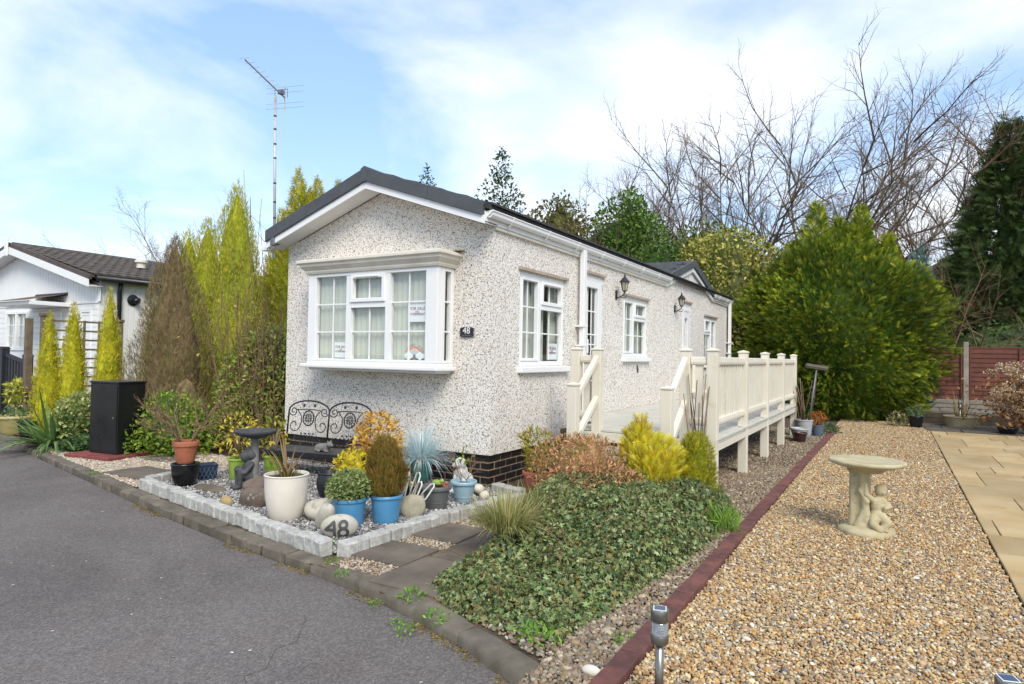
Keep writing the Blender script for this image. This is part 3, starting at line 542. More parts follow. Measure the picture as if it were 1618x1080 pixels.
def door(o, glass, cols, rows, panel):
    u0, u1, v0, v1 = o; P = PSo; f = ring(house, P, o, (u0+.06, u1-.06, v0+.04, v1-.07), .005, .08, 'door')
    g0, g1, h0, h1 = glass; ring(f, P, (u0+.062, u1-.062, v0+.042, v1-.072), glass, -.001, .062, 'leaf')
    glaze(f, P, [(*glass, [g0+(g1-g0)*(i+1)/cols for i in range(cols-1)], [h0+(h1-h0)*(i+1)/rows for i in range(rows-1)])])
    if panel: barm(f, P, u0+.15, u1-.15, v0+.18, h0-.15, -.008, -.002, 'panel', bev=.004)
    mb = MB(); mb.box(.02, .035, u0+.075, u0+.105, 1.42, 1.60); mb.tube([(.03, u0+.09, 1.53), (.07, u0+.09, 1.53), (.07, u0+.21, 1.53)], .009, 8); mb.build('handle', M_WHITE, f)
    barm(house, P, u0-.04, u1+.05, v1+.012, v1+.045, -.035, .0, 'drip_hood', MATS['hood_render']); return f
door(D1, (D1[0]+.115, D1[1]-.15, .72, 2.31), 3, 5, False)
d2 = door(D2, (D2[0]+.19, D2[1]-.19, 1.05, 2.16), 2, 4, True)
barm(d2, PSo, D2[0]+.14, D2[1]-.14, 2.30, 2.34, -.012, -.003, 'trickle_vent')
# bay window
BX0, BX1, BY, BZ0, BZ1 = -2.385, -.485, -.29, 1.24, 2.275
bay = box('bay_window', M_WHITE, house, BX0-.0, BX1+.0, BY+.0, .0, BZ0-.002, BZ0+.03)
PB = lambda u, v, d: (u, BY+d, v)
fr_ = ring(bay, PB, (BX0, BX1, BZ0+.03, BZ1), (-2.255, -.64, 1.30, 2.235), .0, .07, 'frame')
for a, b in ((-1.772, -1.70), (-1.19, -1.125)): barm(bay, PB, a, b, 1.301, 2.234, .002, .068, 'mullion')
barm(bay, PB, -1.699, -1.191, 1.872, 1.93, .001, .069, 'transom'); ring(bay, PB, (-1.70, -1.19, 1.931, 2.234), (-1.665, -1.235, 1.975, 2.195), -.018, .05, 'top_light')
barm(bay, PB, -1.62, -1.28, 2.206, 2.222, -.03, -.019, 'trickle_vent', bev=.003)
zz = [1.605, 1.92]
glaze(bay, PB, [(-2.255, -1.772, 1.30, 2.235, [-2.005], zz), (-1.665, -1.235, 1.975, 2.195, [-1.455], []), (-1.70, -1.19, 1.30, 1.872, [-1.445], [1.605]), (-1.125, -.64, 1.30, 2.235, [-.885], zz)], .04)
for X, s in ((BX1, 1), (BX0, -1)):
    PX = lambda u, v, d: (X-s*d, u, v)
    if s > 0: ring(bay, PX, (BY+.071, 0, BZ0+.03, BZ1), (-.155, -.05, 1.30, 2.235), .0, .06, 'frame'); glaze(bay, PX, [(-.155, -.05, 1.30, 2.235, [], zz)], .03)
    else:
        PX2 = lambda u, v, d: (X+d, -u, v); ring(bay, PX2, (0, -BY-.071, BZ0+.03, BZ1), (.05, .155, 1.30, 2.235), .0, .06, 'frame'); glaze(bay, PX2, [(.05, .155, 1.30, 2.235, [], zz)], .03)
mb = MB(); mb.box(BX0-.075, BX1+.035, BY-.05, .0, 1.19, 1.236); mb.build('sill', M_WHITE, bay, bev=.012)
MB().box(BX0+.02, BX1-.02, BY+.02, -.001, 1.165, 1.189).build('soffit', M_SOFF, bay)
# moulded cornice wrapping three sides
prof = [(.0, 2.276), (.018, 2.276), (.03, 2.30), (.03, 2.315), (.05, 2.335), (.075, 2.36), (.08, 2.385), (.105, 2.40), (.105, 2.425), (.06, 2.445), (0, 2.455)]
def path_pts(o): return [(BX0-o, 0), (BX0-o, BY-o), (BX1+o, BY-o), (BX1+o, 0)]
vs = []; fs = []
for o_, z_ in prof: vs += [(x, y, z_) for x, y in path_pts(o_)]
for i in range(len(prof)-1):
    for k in range(3): fs.append((i*4+k, i*4+k+1, (i+1)*4+k+1, (i+1)*4+k))
fs.append(tuple(len(vs)-4+k for k in range(4))); fs.append((0, 3, 2, 1)); MB().add(vs, fs).build('cornice', M_CREAMW, bay, bev=.0)
MB().add([(-.56, -.001, 2.456), (-.36, -.001, 2.456), (-.36, -.07, 2.456), (-.56, -.07, 2.456), (-.56, -.001, 2.475), (-.36, -.001, 2.475)], [(0, 3, 2, 1), (3, 0, 4), (1, 2, 5), (2, 3, 4, 5)]).build('flashing', pm('flashing', A(186, 164, 104), None, 9, .8), bay)
# ---- blinds behind the glass
def blind(label, P, u0, u1, v0, v1, d, gap=None, n=None, group=None, tilt=-.3):
    b = thing('vertical_blind', label, 'blind', (0, 0, 0), 0, group); n = n or max(3, int((u1-u0)/.082)); st = (u1-u0)/n; mb0 = None
    rail = barm(b, P, u0, u1, v1, v1+.03, d-.015, d+.015, 'headrail')
    for i in range(n):
        u = u0+(i+.5)*st
        if gap and gap[0] < u < gap[1]: continue
        h = st*.56; mb = MB(); th = .0; a = tilt+rnd.uniform(-.06, .06); ca, sa = math.cos(a)*h, math.sin(a)*h
        mb.add([P(u-ca, v0, d-sa), P(u, v0, d+.006), P(u+ca, v0, d+sa), P(u-ca, v1, d-sa), P(u, v1, d+.006), P(u+ca, v1, d+sa)], [(0, 1, 4, 3), (1, 2, 5, 4)]); mb.build('slat', M_BLIND, b)
    return b
blind('closed vertical blind with pale slats behind the bay window', PB, -2.33, -.56, 1.27, 2.23, .09, n=24, tilt=.22)
blind('pale vertical blind partly drawn behind the side window beside the bay', PSo, .57, 1.66, 1.27, 2.27, .13, gap=(1.32, 1.48))
blind('pale vertical blind behind the window between the two wall lanterns', PSo, 3.73, 4.8, 1.39, 2.27, .13, gap=(4.35, 4.5))
blind('grey vertical blind behind the small end window near the corner', PSo, 8.6, 9.64, 1.27, 2.25, .2)
blind('dim vertical blind behind the glazed side door', PSo, 2.30, 2.84, .7, 2.40, .25, tilt=.9)
blind('dim blind behind the arched door glass near the gable', PSo, 7.02, 7.34, 1.0, 2.20, .25, tilt=.9)
# ---- signs in the windows, house number, rainbow
M_PAPER = pm('paper', (.80, .81, .82), (.77, .78, .79), 3, .6); M_RED = pm('red_ink', A(150, 44, 70), None, 3, .7); M_INK = pm('black_ink', (.03, .03, .035), None, 3, .7)
def sale(P, rot, u0, u1, v0, v1, d, label, xs=1):
    s = thing('sale_sign', label, 'sign', (0, 0, 0), 0, 'for sale notices in the windows'); barm(s, P, u0, u1, v0, v1, d, d+.002, 'sheet', M_PAPER); um = (u0+u1)/2; h = v1-v0; wd = u1-u0
    for tx, f, sz, m in (('FOR SALE', .70, .2, M_RED), ('CALL', .535, .1, M_INK), ('07700900607', .40, .155, M_RED)): text_mesh(tx, wd*sz*.98, m, s, P(um, v0+h*f, d-.0015), rot, 'lettering')
RF = (R_(90), 0, 0); RS = (R_(90), 0, R_(90))
sale(PB, RF, -.915, -.66, 1.705, 1.905, .052, 'FOR SALE notice high in the bay window above the rainbow sticker')
sale(PB, RF, -1.99, -1.79, 1.31, 1.485, .052, 'FOR SALE notice low in the left light of the bay window')
sale(PSo, RS, 1.34, 1.60, 1.325, 1.52, .062, 'FOR SALE notice in the side window on the long wall')
rb = thing('rainbow_sticker', 'THANK YOU rainbow sticker with white clouds in the bay window', 'sticker', (-.81, BY+.045, 1.345)); 
def arc(r0, r1, m, nm, a0=8, a1=172):
    mb = MB(); n = 18; an = [R_(a0+(a1-a0)*i/n) for i in range(n+1)]; mb.add([(r*math.cos(a), 0, r*math.sin(a)) for r in (r0, r1) for a in an], [(i+1, i, n+1+i, n+2+i) for i in range(n)]); mb.build(nm, m, rb)
for i, cc in enumerate([(228, 120, 132), (240, 160, 160), (246, 220, 190), (176, 222, 204), (190, 224, 240), (222, 200, 236)]): arc(.102-i*.014-.0135, .102-i*.014, pm('rainbow_%s' % 'abcdef'[i], A(*cc, .8), A(*cc, .8), 3, .6), 'rainbow_band')
for cx in (-.075, .075):
    mb = MB()
    for dx, dz, rr in ((-.035, .0, .025), (0, .012, .032), (.036, 0, .026), (.0, -.012, .03)): mb.add([(cx+dx+rr*math.cos(R_(a)), -.0015-dx*.01-dz*.02, dz+rr*math.sin(R_(a))) for a in range(0, 360, 24)], [tuple(range(15))])
    mb.build('cloud', M_PAPER, rb)
for i, ch in enumerate('THANK YOU'):
    if ch != ' ': a = R_(158-i*16.8); text_mesh(ch, .034, M_INK, rb, (.118*math.cos(a), -.001, .118*math.sin(a)), (R_(90), -(a-R_(90)) if 0 else 0, 0), 'letter').rotation_euler = Euler((R_(90), R_(90)-a, 0))
npl = thing('house_number', 'black slate number plate 48 on the pebbledash wall', 'number plate', (-.302, 0, 1.605)); hw, hh = .084, .054
poly = [(-hw, hh*.72), (-hw*.5, hh*.95), (0, hh), (hw*.5, hh*.95), (hw, hh*.72), (hw, hh*.2), (hw*.9, 0), (hw, -hh*.2), (hw, -hh*.78), (hw*.5, -hh*.97), (0, -hh), (-hw*.5, -hh*.97), (-hw, -hh*.78), (-hw, -hh*.2), (-hw*.9, 0), (-hw, hh*.2)]
MB().prism(poly, 'y', -.022, -.012).build('plate', pm('slate_plate', A(52, 50, 54), A(38, 37, 40), 20, .35), npl, bev=.002); MB().prism([(x*1.08, z*1.1-.004) for x, z in poly], 'y', -.011, -.001).build('backing', pm('clear_backing', A(206, 204, 208), None, 5, .3), npl)
text_mesh('48', .1, M_PAPER, npl, (0, -.0232, .012), RF, 'lettering', xs=.95)
mb = MB()
for a, b in ((-.06, -.028), (-.02, .018), (.026, .062)): mb.box(a, b, -.0228, -.0222, -.041, -.036)
mb.build('street_name', pm('grey_ink', A(150, 150, 152), None, 3, .6), npl)
# ================================================================== decking
M_DECK = pm('deck_board', A(226, 222, 208,.72), A(208, 206, 192,.72), 4, .7, .2, 40, rnd=.05); M_CREAM = pm('cream_vinyl', A(238, 231, 214, .84), A(230, 222, 202, .84), 2.5, .45, rnd=.03, speck=(A(206, 198, 158, .8), 3.5, .45)); M_STEP = pm('step_tread', A(214, 210, 200), A(196, 192, 180), 4, .7)
deck = thing('decking', 'cream vinyl decking with grey boards along the side of the home', 'decking')
DZ, DX, DY0, DY1 = .575, 2.03, 1.0, 7.12
y = DY0
while y < DY1-.02: box('deck_board', M_DECK, deck, .45 if y < 1.75 else .012, DX-.06, y+.003, min(y+.142, DY1), DZ-.025, DZ+rnd.uniform(-.0015, .0015), bev=.003); y += .145
for z0, z1 in ((DZ-.03, DZ-.006), (DZ-.06, DZ-.034)): box('deck_edge', M_DECK, deck, DX-.058, DX+(.012 if z0 > DZ-.04 else .004), DY0, DY1, z0, z1, bev=.004)
box('fascia', M_CREAM, deck, DX-.03, DX, DY0-.03, DY1, .44, DZ-.062, bev=.003); box('fascia', M_CREAM, deck, .44, DX-.031, DY0-.032, DY0-.004, .445, DZ-.028, bev=.003); box('joist', M_SLEEPER, deck, .3, .36, DY0, DY1, .44, DZ-.027); box('joist', M_SLEEPER, deck, 1.1, 1.16, DY0, DY1, .44, DZ-.027)
def post(x, y, zt, zb=0, s=.102, cap=True):
    p = box('post', M_CREAM, deck, x-s/2, x+s/2, y-s/2, y+s/2, zb, zt-.03, bev=.006); h = s/2+.008
    mb = MB(); mb.add([(x+sx*h, y+sy*h, z) for z in (zt-.03, zt-.012) for sx, sy in ((-1, -1), (1, -1), (1, 1), (-1, 1))]+[(x, y, zt+.008)], [(3, 2, 1, 0), (0, 1, 5, 4), (1, 2, 6, 5), (2, 3, 7, 6), (3, 0, 4, 7), (4, 5, 8), (5, 6, 8), (6, 7, 8), (7, 4, 8)]); mb.build('post_cap', M_CREAM, p, bev=.004)
def balus(x, y, ax): 
    if ax == 'y': box('baluster', M_CREAM, deck, x-.012, x+.012, y-.026, y+.026, .765, 1.315)
    else: box('baluster', M_CREAM, deck, x-.038, x+.038, y-.012, y+.012, .765, 1.315)
def rails(x0, y0, x1, y1):
    for z0, z1 in ((1.30, 1.385), (.69, .765)):
        if abs(x1-x0) > abs(y1-y0): MB().prism([(y0-.03, z0), (y0+.03, z0), (y0+.036, z0+.03), (y0+.03, z1), (y0-.03, z1), (y0-.036, z0+.03)], 'x', x0+.052, x1-.052).build('rail', M_CREAM, deck, bev=.01)
        else: MB().prism([(x0-.03, z0), (x0+.03, z0), (x0+.036, z0+.03), (x0+.03, z1), (x0-.03, z1), (x0-.036, z0+.03)], 'y', y0+.052, y1-.052).build('rail', M_CREAM, deck, bev=.01)
PX, PY = 1.985, [1.02, 2.535, 4.05, 5.57, 7.07]
for yy in PY: post(PX, yy, 1.47)
for a, b in zip(PY, PY[1:]):
    rails(PX, a, PX, b); n = 11
    for i in range(n): balus(PX, a+.05+(b-a-.1)*(i+1)/(n+1), 'y')
    box('rail_spacer', M_CREAM, deck, PX-.02, PX+.02, b-.2, b-.14, DZ, .69)
post(1.712, 1.02, 1.47); post(.74, 1.02, 1.47); post(.487, 1.02, 1.47); rails(1.712, 1.02, PX, 1.02); rails(.487, 1.02, .74, 1.02); balus(1.85, 1.02, 'x'); balus(.615, 1.02, 'x')
rails(.08, 7.07, PX, 7.07); post(.07, 7.07, 1.47)
for i in range(13): balus(.2+i*.135, 7.07, 'x')
post(.74, .4, 1.10); post(1.712, .4, 1.10)
for x in (.74, 1.712):
    for dz in (0, -.44):
        a, b = (x, .44, .985+dz), (x, .975, 1.385+dz); mb = MB(); d = Vector(b)-Vector(a)
        mb.add([(x+sx*.03, p[1], p[2]+sz) for p in (a, b) for sx, sz in ((-1, -.08), (1, -.08), (1, 0), (-1, 0))], [(0, 1, 2, 3)[::-1] if 0 else (3, 2, 1, 0), (4, 5, 6, 7), (0, 1, 5, 4), (1, 2, 6, 5), (2, 3, 7, 6), (3, 0, 4, 7)]); mb.build('stair_rail', M_CREAM, deck, bev=.01)
box('stair_tread', M_STEP, deck, .60, 1.84, .68, .965, .375, .41, bev=.006); box('stair_riser', M_CREAM, deck, .66, 1.8, .70, .73, .2, .374); box('stair_tread', M_STEP, deck, .64, 1.82, .38, .70, .175, .21, bev=.006); box('stair_riser', M_CREAM, deck, .7, 1.77, .40, .43, 0, .174)
# ================================================================== wall lanterns
M_IRON = pm('black_iron', A(54, 56, 58), A(40, 42, 44), 12, .5, .1, 60); M_BLACKM = pm('gloss_black', (.014, .014, .016), (.018, .018, .02), 5, .25); M_LAMPG = pm('lamp_glass', A(226, 220, 196), A(206, 200, 176), 3, .15)
def lantern(y, label):
    l = thing('wall_lantern', label, 'wall lamp', (0, y, 2.30), 0, 'wall lanterns on the long side')
    MB().add(*(lambda m: (m.v, m.f))(MB().box(.0, .014, -.035, .035, -.08, .06))).build('wall_plate', M_IRON, l, bev=.008)
    MB().tube([(.01, 0, -.04), (.04, 0, -.055), (.09, 0, -.03), (.13, 0, .0), (.135, 0, .03)], .009, 8).tube([(.06, 0, -.03), (.10, 0, -.06), (.15, 0, -.055), (.17, 0, -.03), (.155, 0, -.015)], .006, 6).build('arm', M_IRON, l, smooth=True)
    c = (.135, 0); mb = MB(); mb.lathe([(.028, .03), (.035, .045), (.03, .05)], 6, (c[0], c[1], 0)); mb.build('lamp_base', M_IRON, l)
    MB().lathe([(.028, .05), (.058, .17), (.0585, .171), (.03, .06)], 6, (c[0], c[1], 0)).build('glass', M_LAMPG, l)
    mb = MB()
    for k in range(6): a = math.pi*2*k/6; mb.tube([(c[0]+.032*math.cos(a), .032*math.sin(a), .048), (c[0]+.062*math.cos(a), .062*math.sin(a), .172)], .005, 5)
    mb.build('cage', M_IRON, l)
    MB().lathe([(.075, .168), (.078, .178), (.055, .205), (.03, .235), (.016, .25), (.012, .262), (.016, .27), (.006, .285), (.002, .31)], 12, (c[0], c[1], 0)).build('roof', M_IRON, l, auto=40)
lantern(3.40, 'black wall lantern between the glazed door and the middle window'); lantern(6.36, 'black wall lantern under the small gable beside the white door')
# wall lizard
lz = smoothed('lizard_ornament', pm('dark_ornament', A(70, 68, 60), None, 30, .6), None, [((0, 0, 0), (.012, .022, .035)), ((0, -.012, .05), (.012, .016, .018))], [((0, .01, -.03), (0, .05, -.05), .009, .004), ((0, .0, .02), (0, .04, .03), .008, .006), ((0, 0, -.02), (0, -.035, -.03), .008, .005), ((0, -.012, .05), (0, -.03, .075), .009, .006)], .006, 1, loc=(.012, 4.35, 1.17)); tag(lz, 'tiny dark lizard ornament on the pebbledash below the middle window', 'ornament')
# ================================================================== tv aerial and camera
M_ALU = pm('aluminium', A(214, 214, 214,.8), A(190, 192, 194,.8), 20, .4, metal=.15); M_GALV = pm('galvanised', A(150, 156, 160), A(128, 134, 138), 18, .5, metal=.4)
ae = thing('tv_aerial', 'silver television aerial on a tall mast at the left eave', 'aerial', (-3.16, -.16, 2.62)); tilt = Matrix.Rotation(R_(-2.2), 4, 'Y')
MB().tube([(0, 0, -.08), (-.055, .0, 1.98)], .017, 10).build('mast', M_ALU, ae, smooth=True)
for k, z in enumerate((.42, .62, .86, 1.18, 1.36, 1.55, 1.72)): MB().lathe([(.0195, 0), (.0195, .018)], 10, (-.055*z/1.98, 0, z)).build('tape_band', M_BLACKM, ae)
box('bracket', M_GALV, ae, .0, .11, -.05, .0, .08, .24, bev=.004); box('junction_box', M_GALV, ae, .06, .13, -.12, -.052, .06, .25, bev=.006)
bm_ = MB().tube([(-.02, .12, 2.0), (.22, -.66, 2.13)], .010, 6).build('boom', M_ALU, ae); B0, B1 = Vector((-.02, .12, 2.0)), Vector((.22, -.66, 2.13)); sd_ = (B1-B0).cross(Vector((0, 0, 1))).normalized()
for i in range(8):
    f = i/7; c_ = B0.lerp(B1, .2+.8*f); hl = .085-.02*f; MB().tube([c_-sd_*hl+Vector((0, 0, .012)), c_+sd_*hl+Vector((0, 0, .012))], .0026, 5).build('element', M_ALU, ae)
c_ = B0.lerp(B1, .1); MB().tube([c_-sd_*.09+Vector((0, 0, -.05)), c_-sd_*.09+Vector((0, 0, .06)), c_+sd_*.09+Vector((0, 0, .06)), c_+sd_*.09+Vector((0, 0, -.05))], .005, 5).box(c_.x-.03, c_.x+.03, c_.y-.03, c_.y+.03, c_.z, c_.z+.05).build('dipole', M_GALV, ae)
for dz in (-.13, -.07, .07, .14):
    cc = B0+Vector((0, 0, dz)); MB().tube([cc-sd_*.27, cc+sd_*.27], .0026, 5).build('reflector_rod', M_ALU, ae)
MB().tube([B0+Vector((0, 0, -.15)), B0+Vector((0, 0, .16))], .007, 5).build('reflector_upright', M_ALU, ae)
cc = thing('security_camera', 'small white security camera below the television aerial', 'camera', (-3.22, -.2, 2.66)); MB().box(-.10, .03, -.035, .035, -.03, .03).build('housing', M_WHITE, cc, bev=.012); MB().tube([(.02, 0, 0), (.08, .03, .02)], .012, 8).build('bracket', M_WHITE, cc); MB().lathe([(.022, 0), (.022, .004)], 14).build('lens', M_BLACKM, cc, loc=(-.101, 0, 0)).rotation_euler = (0, R_(90), 0)
# ================================================================== black cabinet
cb = thing('utility_cabinet', 'tall black utility cabinet on a red plinth beside the road', 'cabinet', (-5.06, -1.03, 0), R_(8)); t = NT('cabinet_paint'); M_CAB = t.fin(t.mix(t.ramp(t.noise(5, 5), [(.4, 0), (.7, .6)]), (.006, .006, .007), (.014, .0145, .016)), t.ramp(t.noise(3, 5), [(.3, .22), (.7, .42)]), t.bump(t.noise(2.2, 3), .15, .05))
box('body', M_CAB, cb, -.26, .26, -.15, .22, .05, .93, bev=.006); box('lid', M_CAB, cb, -.27, .27, -.16, .23, .931, .955, bev=.004); box('door', M_CAB, cb, -.245, .245, -.157, -.151, .08, .91, bev=.002); MB().lathe([(.012, 0), (.012, .008)], 10).build('lock', M_GALV, cb, loc=(.19, -.158, .5)).rotation_euler = (R_(90), 0, 0); box('plinth', pm('red_concrete', A(164, 84, 76), A(134, 70, 64), 6, .9, .3, 40), cb, -.42, .40, -.36, .3, -.02, .045, bev=.01)
# ================================================================== bench
be = thing('garden_bench', 'black metal bench with scrolled double back against the wall', 'bench', (-1.98, -.52, 0), R_(11)); BW, BD, BS = .56, .21, .285
M_BI = pm('bench_iron', A(62, 64, 70), A(46, 48, 54), 10, .45, metal=.3); M_BSEAT = pm('bench_seat', A(96, 92, 88), A(70, 72, 78), 5, .6, .1, 40)
st = MB().box(-BW, BW, -BD, BD, BS-.012, BS).build('seat', M_BSEAT, be, bev=.003); box('seat_rail', M_BI, be, -BW-.01, BW+.01, -BD-.012, -BD, BS-.05, BS+.004, bev=.005); box('seat_rail', M_BI, be, -BW, BW, BD, BD+.012, BS-.04, BS+.002, bev=.004)
for sx in (-1, 1):
    MB().tube([(sx*BW, -BD, BS), (sx*(BW+.01), -BD-.02, 0)], .012, 8).build('leg', M_BI, be, smooth=True); MB().tube([(sx*BW, BD, BS+.02), (sx*(BW+.01), BD+.03, 0)], .012, 8).build('leg', M_BI, be, smooth=True)
    MB().tube([(sx*BW, BD, BS+.16), (sx*BW, .1, BS+.185), (sx*BW, -.08, BS+.17), (sx*BW, -BD+.02, BS+.13), (sx*BW, -BD, BS+.07), (sx*BW, -BD+.03, BS+.0)], .010, 7).build('armrest', M_BI, be, smooth=True)
    MB().tube([(sx*BW, -BD+.03, .17), (sx*BW, BD-.02, .17)], .007, 6).build('stretcher', M_BI, be)
ZT_ = .80
def bp(u, z): return (u, BD+.015+(z-BS)*.12, z)
def bar(name, pts, r=.0075, closed=False, par=None): return MB().tube([bp(*p) for p in pts], r, 6, closed=closed).build(name, M_BI, par or be, smooth=True)
def spiral(cx, cz, r0, r1, a0, a1, n=22): return [(cx+(r0+(r1-r0)*i/n)*math.cos(R_(a0+(a1-a0)*i/n)), cz+(r0+(r1-r0)*i/n)*math.sin(R_(a0+(a1-a0)*i/n))) for i in range(n+1)]
for h, s0 in ((-1, -BW/2), (1, BW/2)):
    hw = BW/2
    bar('back_frame', [(s0-hw, BS), (s0-hw, .68)]+[(s0+hw*math.cos(R_(a)), .68+.12*math.sin(R_(a))) for a in range(165, 10, -15)]+[(s0+hw, .68), (s0+hw, BS)], .010)
    bk = bar('back_ring', [(s0+.075*math.cos(R_(a)), .60+.085*math.sin(R_(a))) for a in range(0, 360, 18)], .008, True)
    for a in (-.03, 0, .03): bar('ring_bar', [(s0+a, .60-.078), (s0+a, .60+.078)], .0035, par=bk); bar('ring_bar', [(s0-.07, .60+a), (s0+.07, .60+a)], .0035, par=bk)
    for r_ in (.022, .045): bar('ring_rosette', [(s0+r_*math.cos(R_(a)), .60+r_*math.sin(R_(a))) for a in range(0, 360, 30)], .004, True, bk)
    bar('cross_arch', [(s0+x, .68+.02-.35*x*x) for x in np.linspace(-.17, .17, 9)], .006)
    for sx in (-1, 1):
        bar('scroll', [(s0+sx*(u), z) for u, z in spiral(.215, .675, .055, .012, 330, -140)], .006); bar('scroll', [(s0+sx*.16, .69), (s0+sx*.10, .62), (s0+sx*.095, .55), (s0+sx*.11, .50)]+[(s0+sx*u, z) for u, z in spiral(.19, .515, .08, .018, 195, 560)], .006)
        for k in range(3): bar('flower', [(s0+sx*.075+.017*math.cos(R_(a+k*60)), .745+.02*math.sin(R_(a+k*60))) for a in (0, 180)], .006)
    mb = MB()
    for r in range(4):
        for c in range(9):
            u = s0-.22+c*.055+(r % 2)*.027; z = BS+.03+r*.036
            if abs(u-s0) < .27-.05*r: mb.box(*(lambda q: (q[0]-.009, q[0]+.009, q[1]-.003, q[1]+.003, q[2]-.009, q[2]+.009))(bp(u, z)))
    lat = mb.build('lattice', M_BI, be)
    for k in range(8): bar('lattice_wire', [(s0-.24+k*.065, BS+.01), (s0-.24+k*.065+(.1 if k < 4 else -.1), BS+.14)], .002, par=lat)
# ================================================================== pots
M_TERRA = pm('terracotta', A(206, 128, 92), A(184, 104, 72), 8, .85, .2, 60, speck=(A(222, 180, 150), 9, .6)); M_TERRAP = pm('plastic_terracotta', A(218, 124, 100), A(200, 106, 84), 5, .55); M_BLUE = pm('blue_glaze', A(96, 160, 200, .8), A(80, 146, 190, .8), 4, .3); M_PALEB = pm('pale_blue_glaze', A(170, 200, 212, .8), A(150, 184, 198, .8), 6, .35, speck=(A(120, 140, 140), 12, .4))
M_WPOT = pm('white_pot', A(236, 228, 214, .85), A(226, 216, 200, .85), 5, .45); M_GPOT = pm('grey_pot', A(126, 126, 126), A(106, 106, 106), 6, .65); M_LIME = pm('lime_glaze', A(168, 200, 84, .75), A(140, 176, 60, .75), 6, .35, speck=(A(96, 130, 50), 9, .4)); M_BLKP = pm('black_glaze', A(34, 34, 38), A(26, 26, 30), 5, .2); M_NAVY = pm('navy_glaze', A(58, 76, 104), A(40, 54, 78), 5, .25); M_STONEP = pm('stone_pot', A(206, 192, 156), A(184, 166, 124), 7, .9, .4, 50); M_YPOT = pm('yellow_pot', A(226, 210, 150), A(206, 186, 116), 5, .5); M_BROWNP = pm('brown_pot', A(88, 56, 52), A(66, 44, 42), 5, .35); M_BUCKET = pm('enamel', A(214, 216, 216), A(186, 190, 192), 5, .4)
def pot(name, label, m, x, y, r0, r1, h, rim=(.02, .012), z=.0, cat='plant pot', fill=.86, rings=(), soil=True, bulge=0, rz=0, group=None, sides=40):
    o = thing(name, label, cat, (x, y, z), rz, group); rh, rw = rim; pr = [(r0*.94, 0), (r0, .006)]
    n = 6
    for i in range(1, n+1):
        f = i/n; pr.append((r0+(r1-r0)*f+bulge*math.sin(f*math.pi), .006+(h-rh-.006)*f))
    top = r1+rw; pr += [(top, h-rh+.002), (top+.002, h-rh*.5), (top, h-.004), (top-.004, h), (top-.014, h-.001), (r1-.016, h-rh)]; body = MB().lathe(pr+[(r1-.02-(1-fill)*(r1-r0), h*fill-.012)], sides).build('body', m, o, auto=45)
    for f in rings: rr = r0+(r1-r0)*f+.003; MB().lathe([(rr-.004, h*f-.006), (rr+.003, h*f), (rr-.004, h*f+.006)], sides).build('ring', m, o, smooth=True)
    if soil:
        mb = MB(); rr = r1-.018-(1-fill)*(r1-r0)*.7; pp = [(0, 0, h*fill+.008)]+[(q*rr*math.cos(a), q*rr*math.sin(a), h*fill+rnd.uniform(-.005, .008)) for q in (.5, 1) for a in [2*math.pi*k/16 for k in range(16)]]
        mb.add(pp, [(0, 1+k, 1+(k+1) % 16) for k in range(16)]+[(1+k, 17+k, 17+(k+1) % 16, 1+(k+1) % 16) for k in range(16)]); mb.build('soil', M_SOIL, o, smooth=True)
    return o
pot('white_planter', 'large plain white pot with dried stems beside the road', M_WPOT, -.71, -1.96, .125, .172, .375, (.012, .004), bulge=.014, fill=.93)
pot('black_pot', 'glossy black rounded pot holding a terracotta pot', M_BLKP, -2.55, -1.66, .085, .128, .24, (.02, .004), bulge=.016, fill=.5)
pot('terracotta_pot', 'weathered terracotta pot stacked inside the glossy black pot', M_TERRA, -2.56, -1.655, .08, .112, .225, (.05, .012), z=.235, rings=(.6,))
b = thing('lattice_planter', 'navy blue planter with lattice pattern beside the black pot', 'planter', (-2.70, -1.34, 0), R_(20)); MB().lathe([(.12, 0), (.125, .01), (.155, .165), (.16, .17), (.148, .17), (.13, .14)], 4).build('body', M_NAVY, b, bev=.01)
for k in range(5): 
    for s in (-1, 1): MB().tube([(-.085+k*.04-s*.03, -.095-.0, .02), (-.085+k*.04+s*.03, -.108, .15)], .004, 5).build('lattice_strip', pm('lattice_blue', A(104, 128, 150), None, 5, .3) if 'lattice_blue' not in MATS else MATS['lattice_blue'], b).rotation_euler = (0, 0, R_(45))
pot('lime_pot', 'lime green pot behind the grey seated statue', M_LIME, -2.42, -1.16, .072, .09, .235, (.02, .008)); pot('lime_pot', 'lime green pot under the left end of the bench', M_LIME, -2.42, -.70, .085, .108, .22, (.03, .012), rings=(.45,))
pot('blue_pot', 'bright blue pot with a round green hebe bush', M_BLUE, -.135, -1.83, .103, .128, .235, (.028, .010)); pot('blue_pot', 'bright blue pot with a tall bronze conifer', M_BLUE, .03, -1.59, .098, .122, .235, (.025, .010))
pot('grey_pot', 'grey moulded pot between the flat stone and pale blue pot', M_GPOT, .085, -1.0, .088, .118, .215, (.035, .012), rings=(.35,)); pot('pale_blue_pot', 'pale blue ringed pot in front of the white dog statue', M_PALEB, .14, -.66, .066, .11, .21, (.03, .012), rings=(.32, .62))
pot('terracotta_plastic_pot', 'orange terracotta pot at the corner of the home', M_TERRAP, .49, .06, .082, .112, .23, (.04, .012)); pot('teal_pot', 'teal pot of pale blue grass against the brick plinth', pm('teal_glaze', A(96, 166, 150), A(70, 140, 128), 5, .4), -.55, -.42, .075, .11, .19, (.02, .01), z=.1)
pot('black_bowl', 'low black pot standing behind the blue pots', M_BLKP, -.42, -.72, .1, .12, .13, (.015, .008))
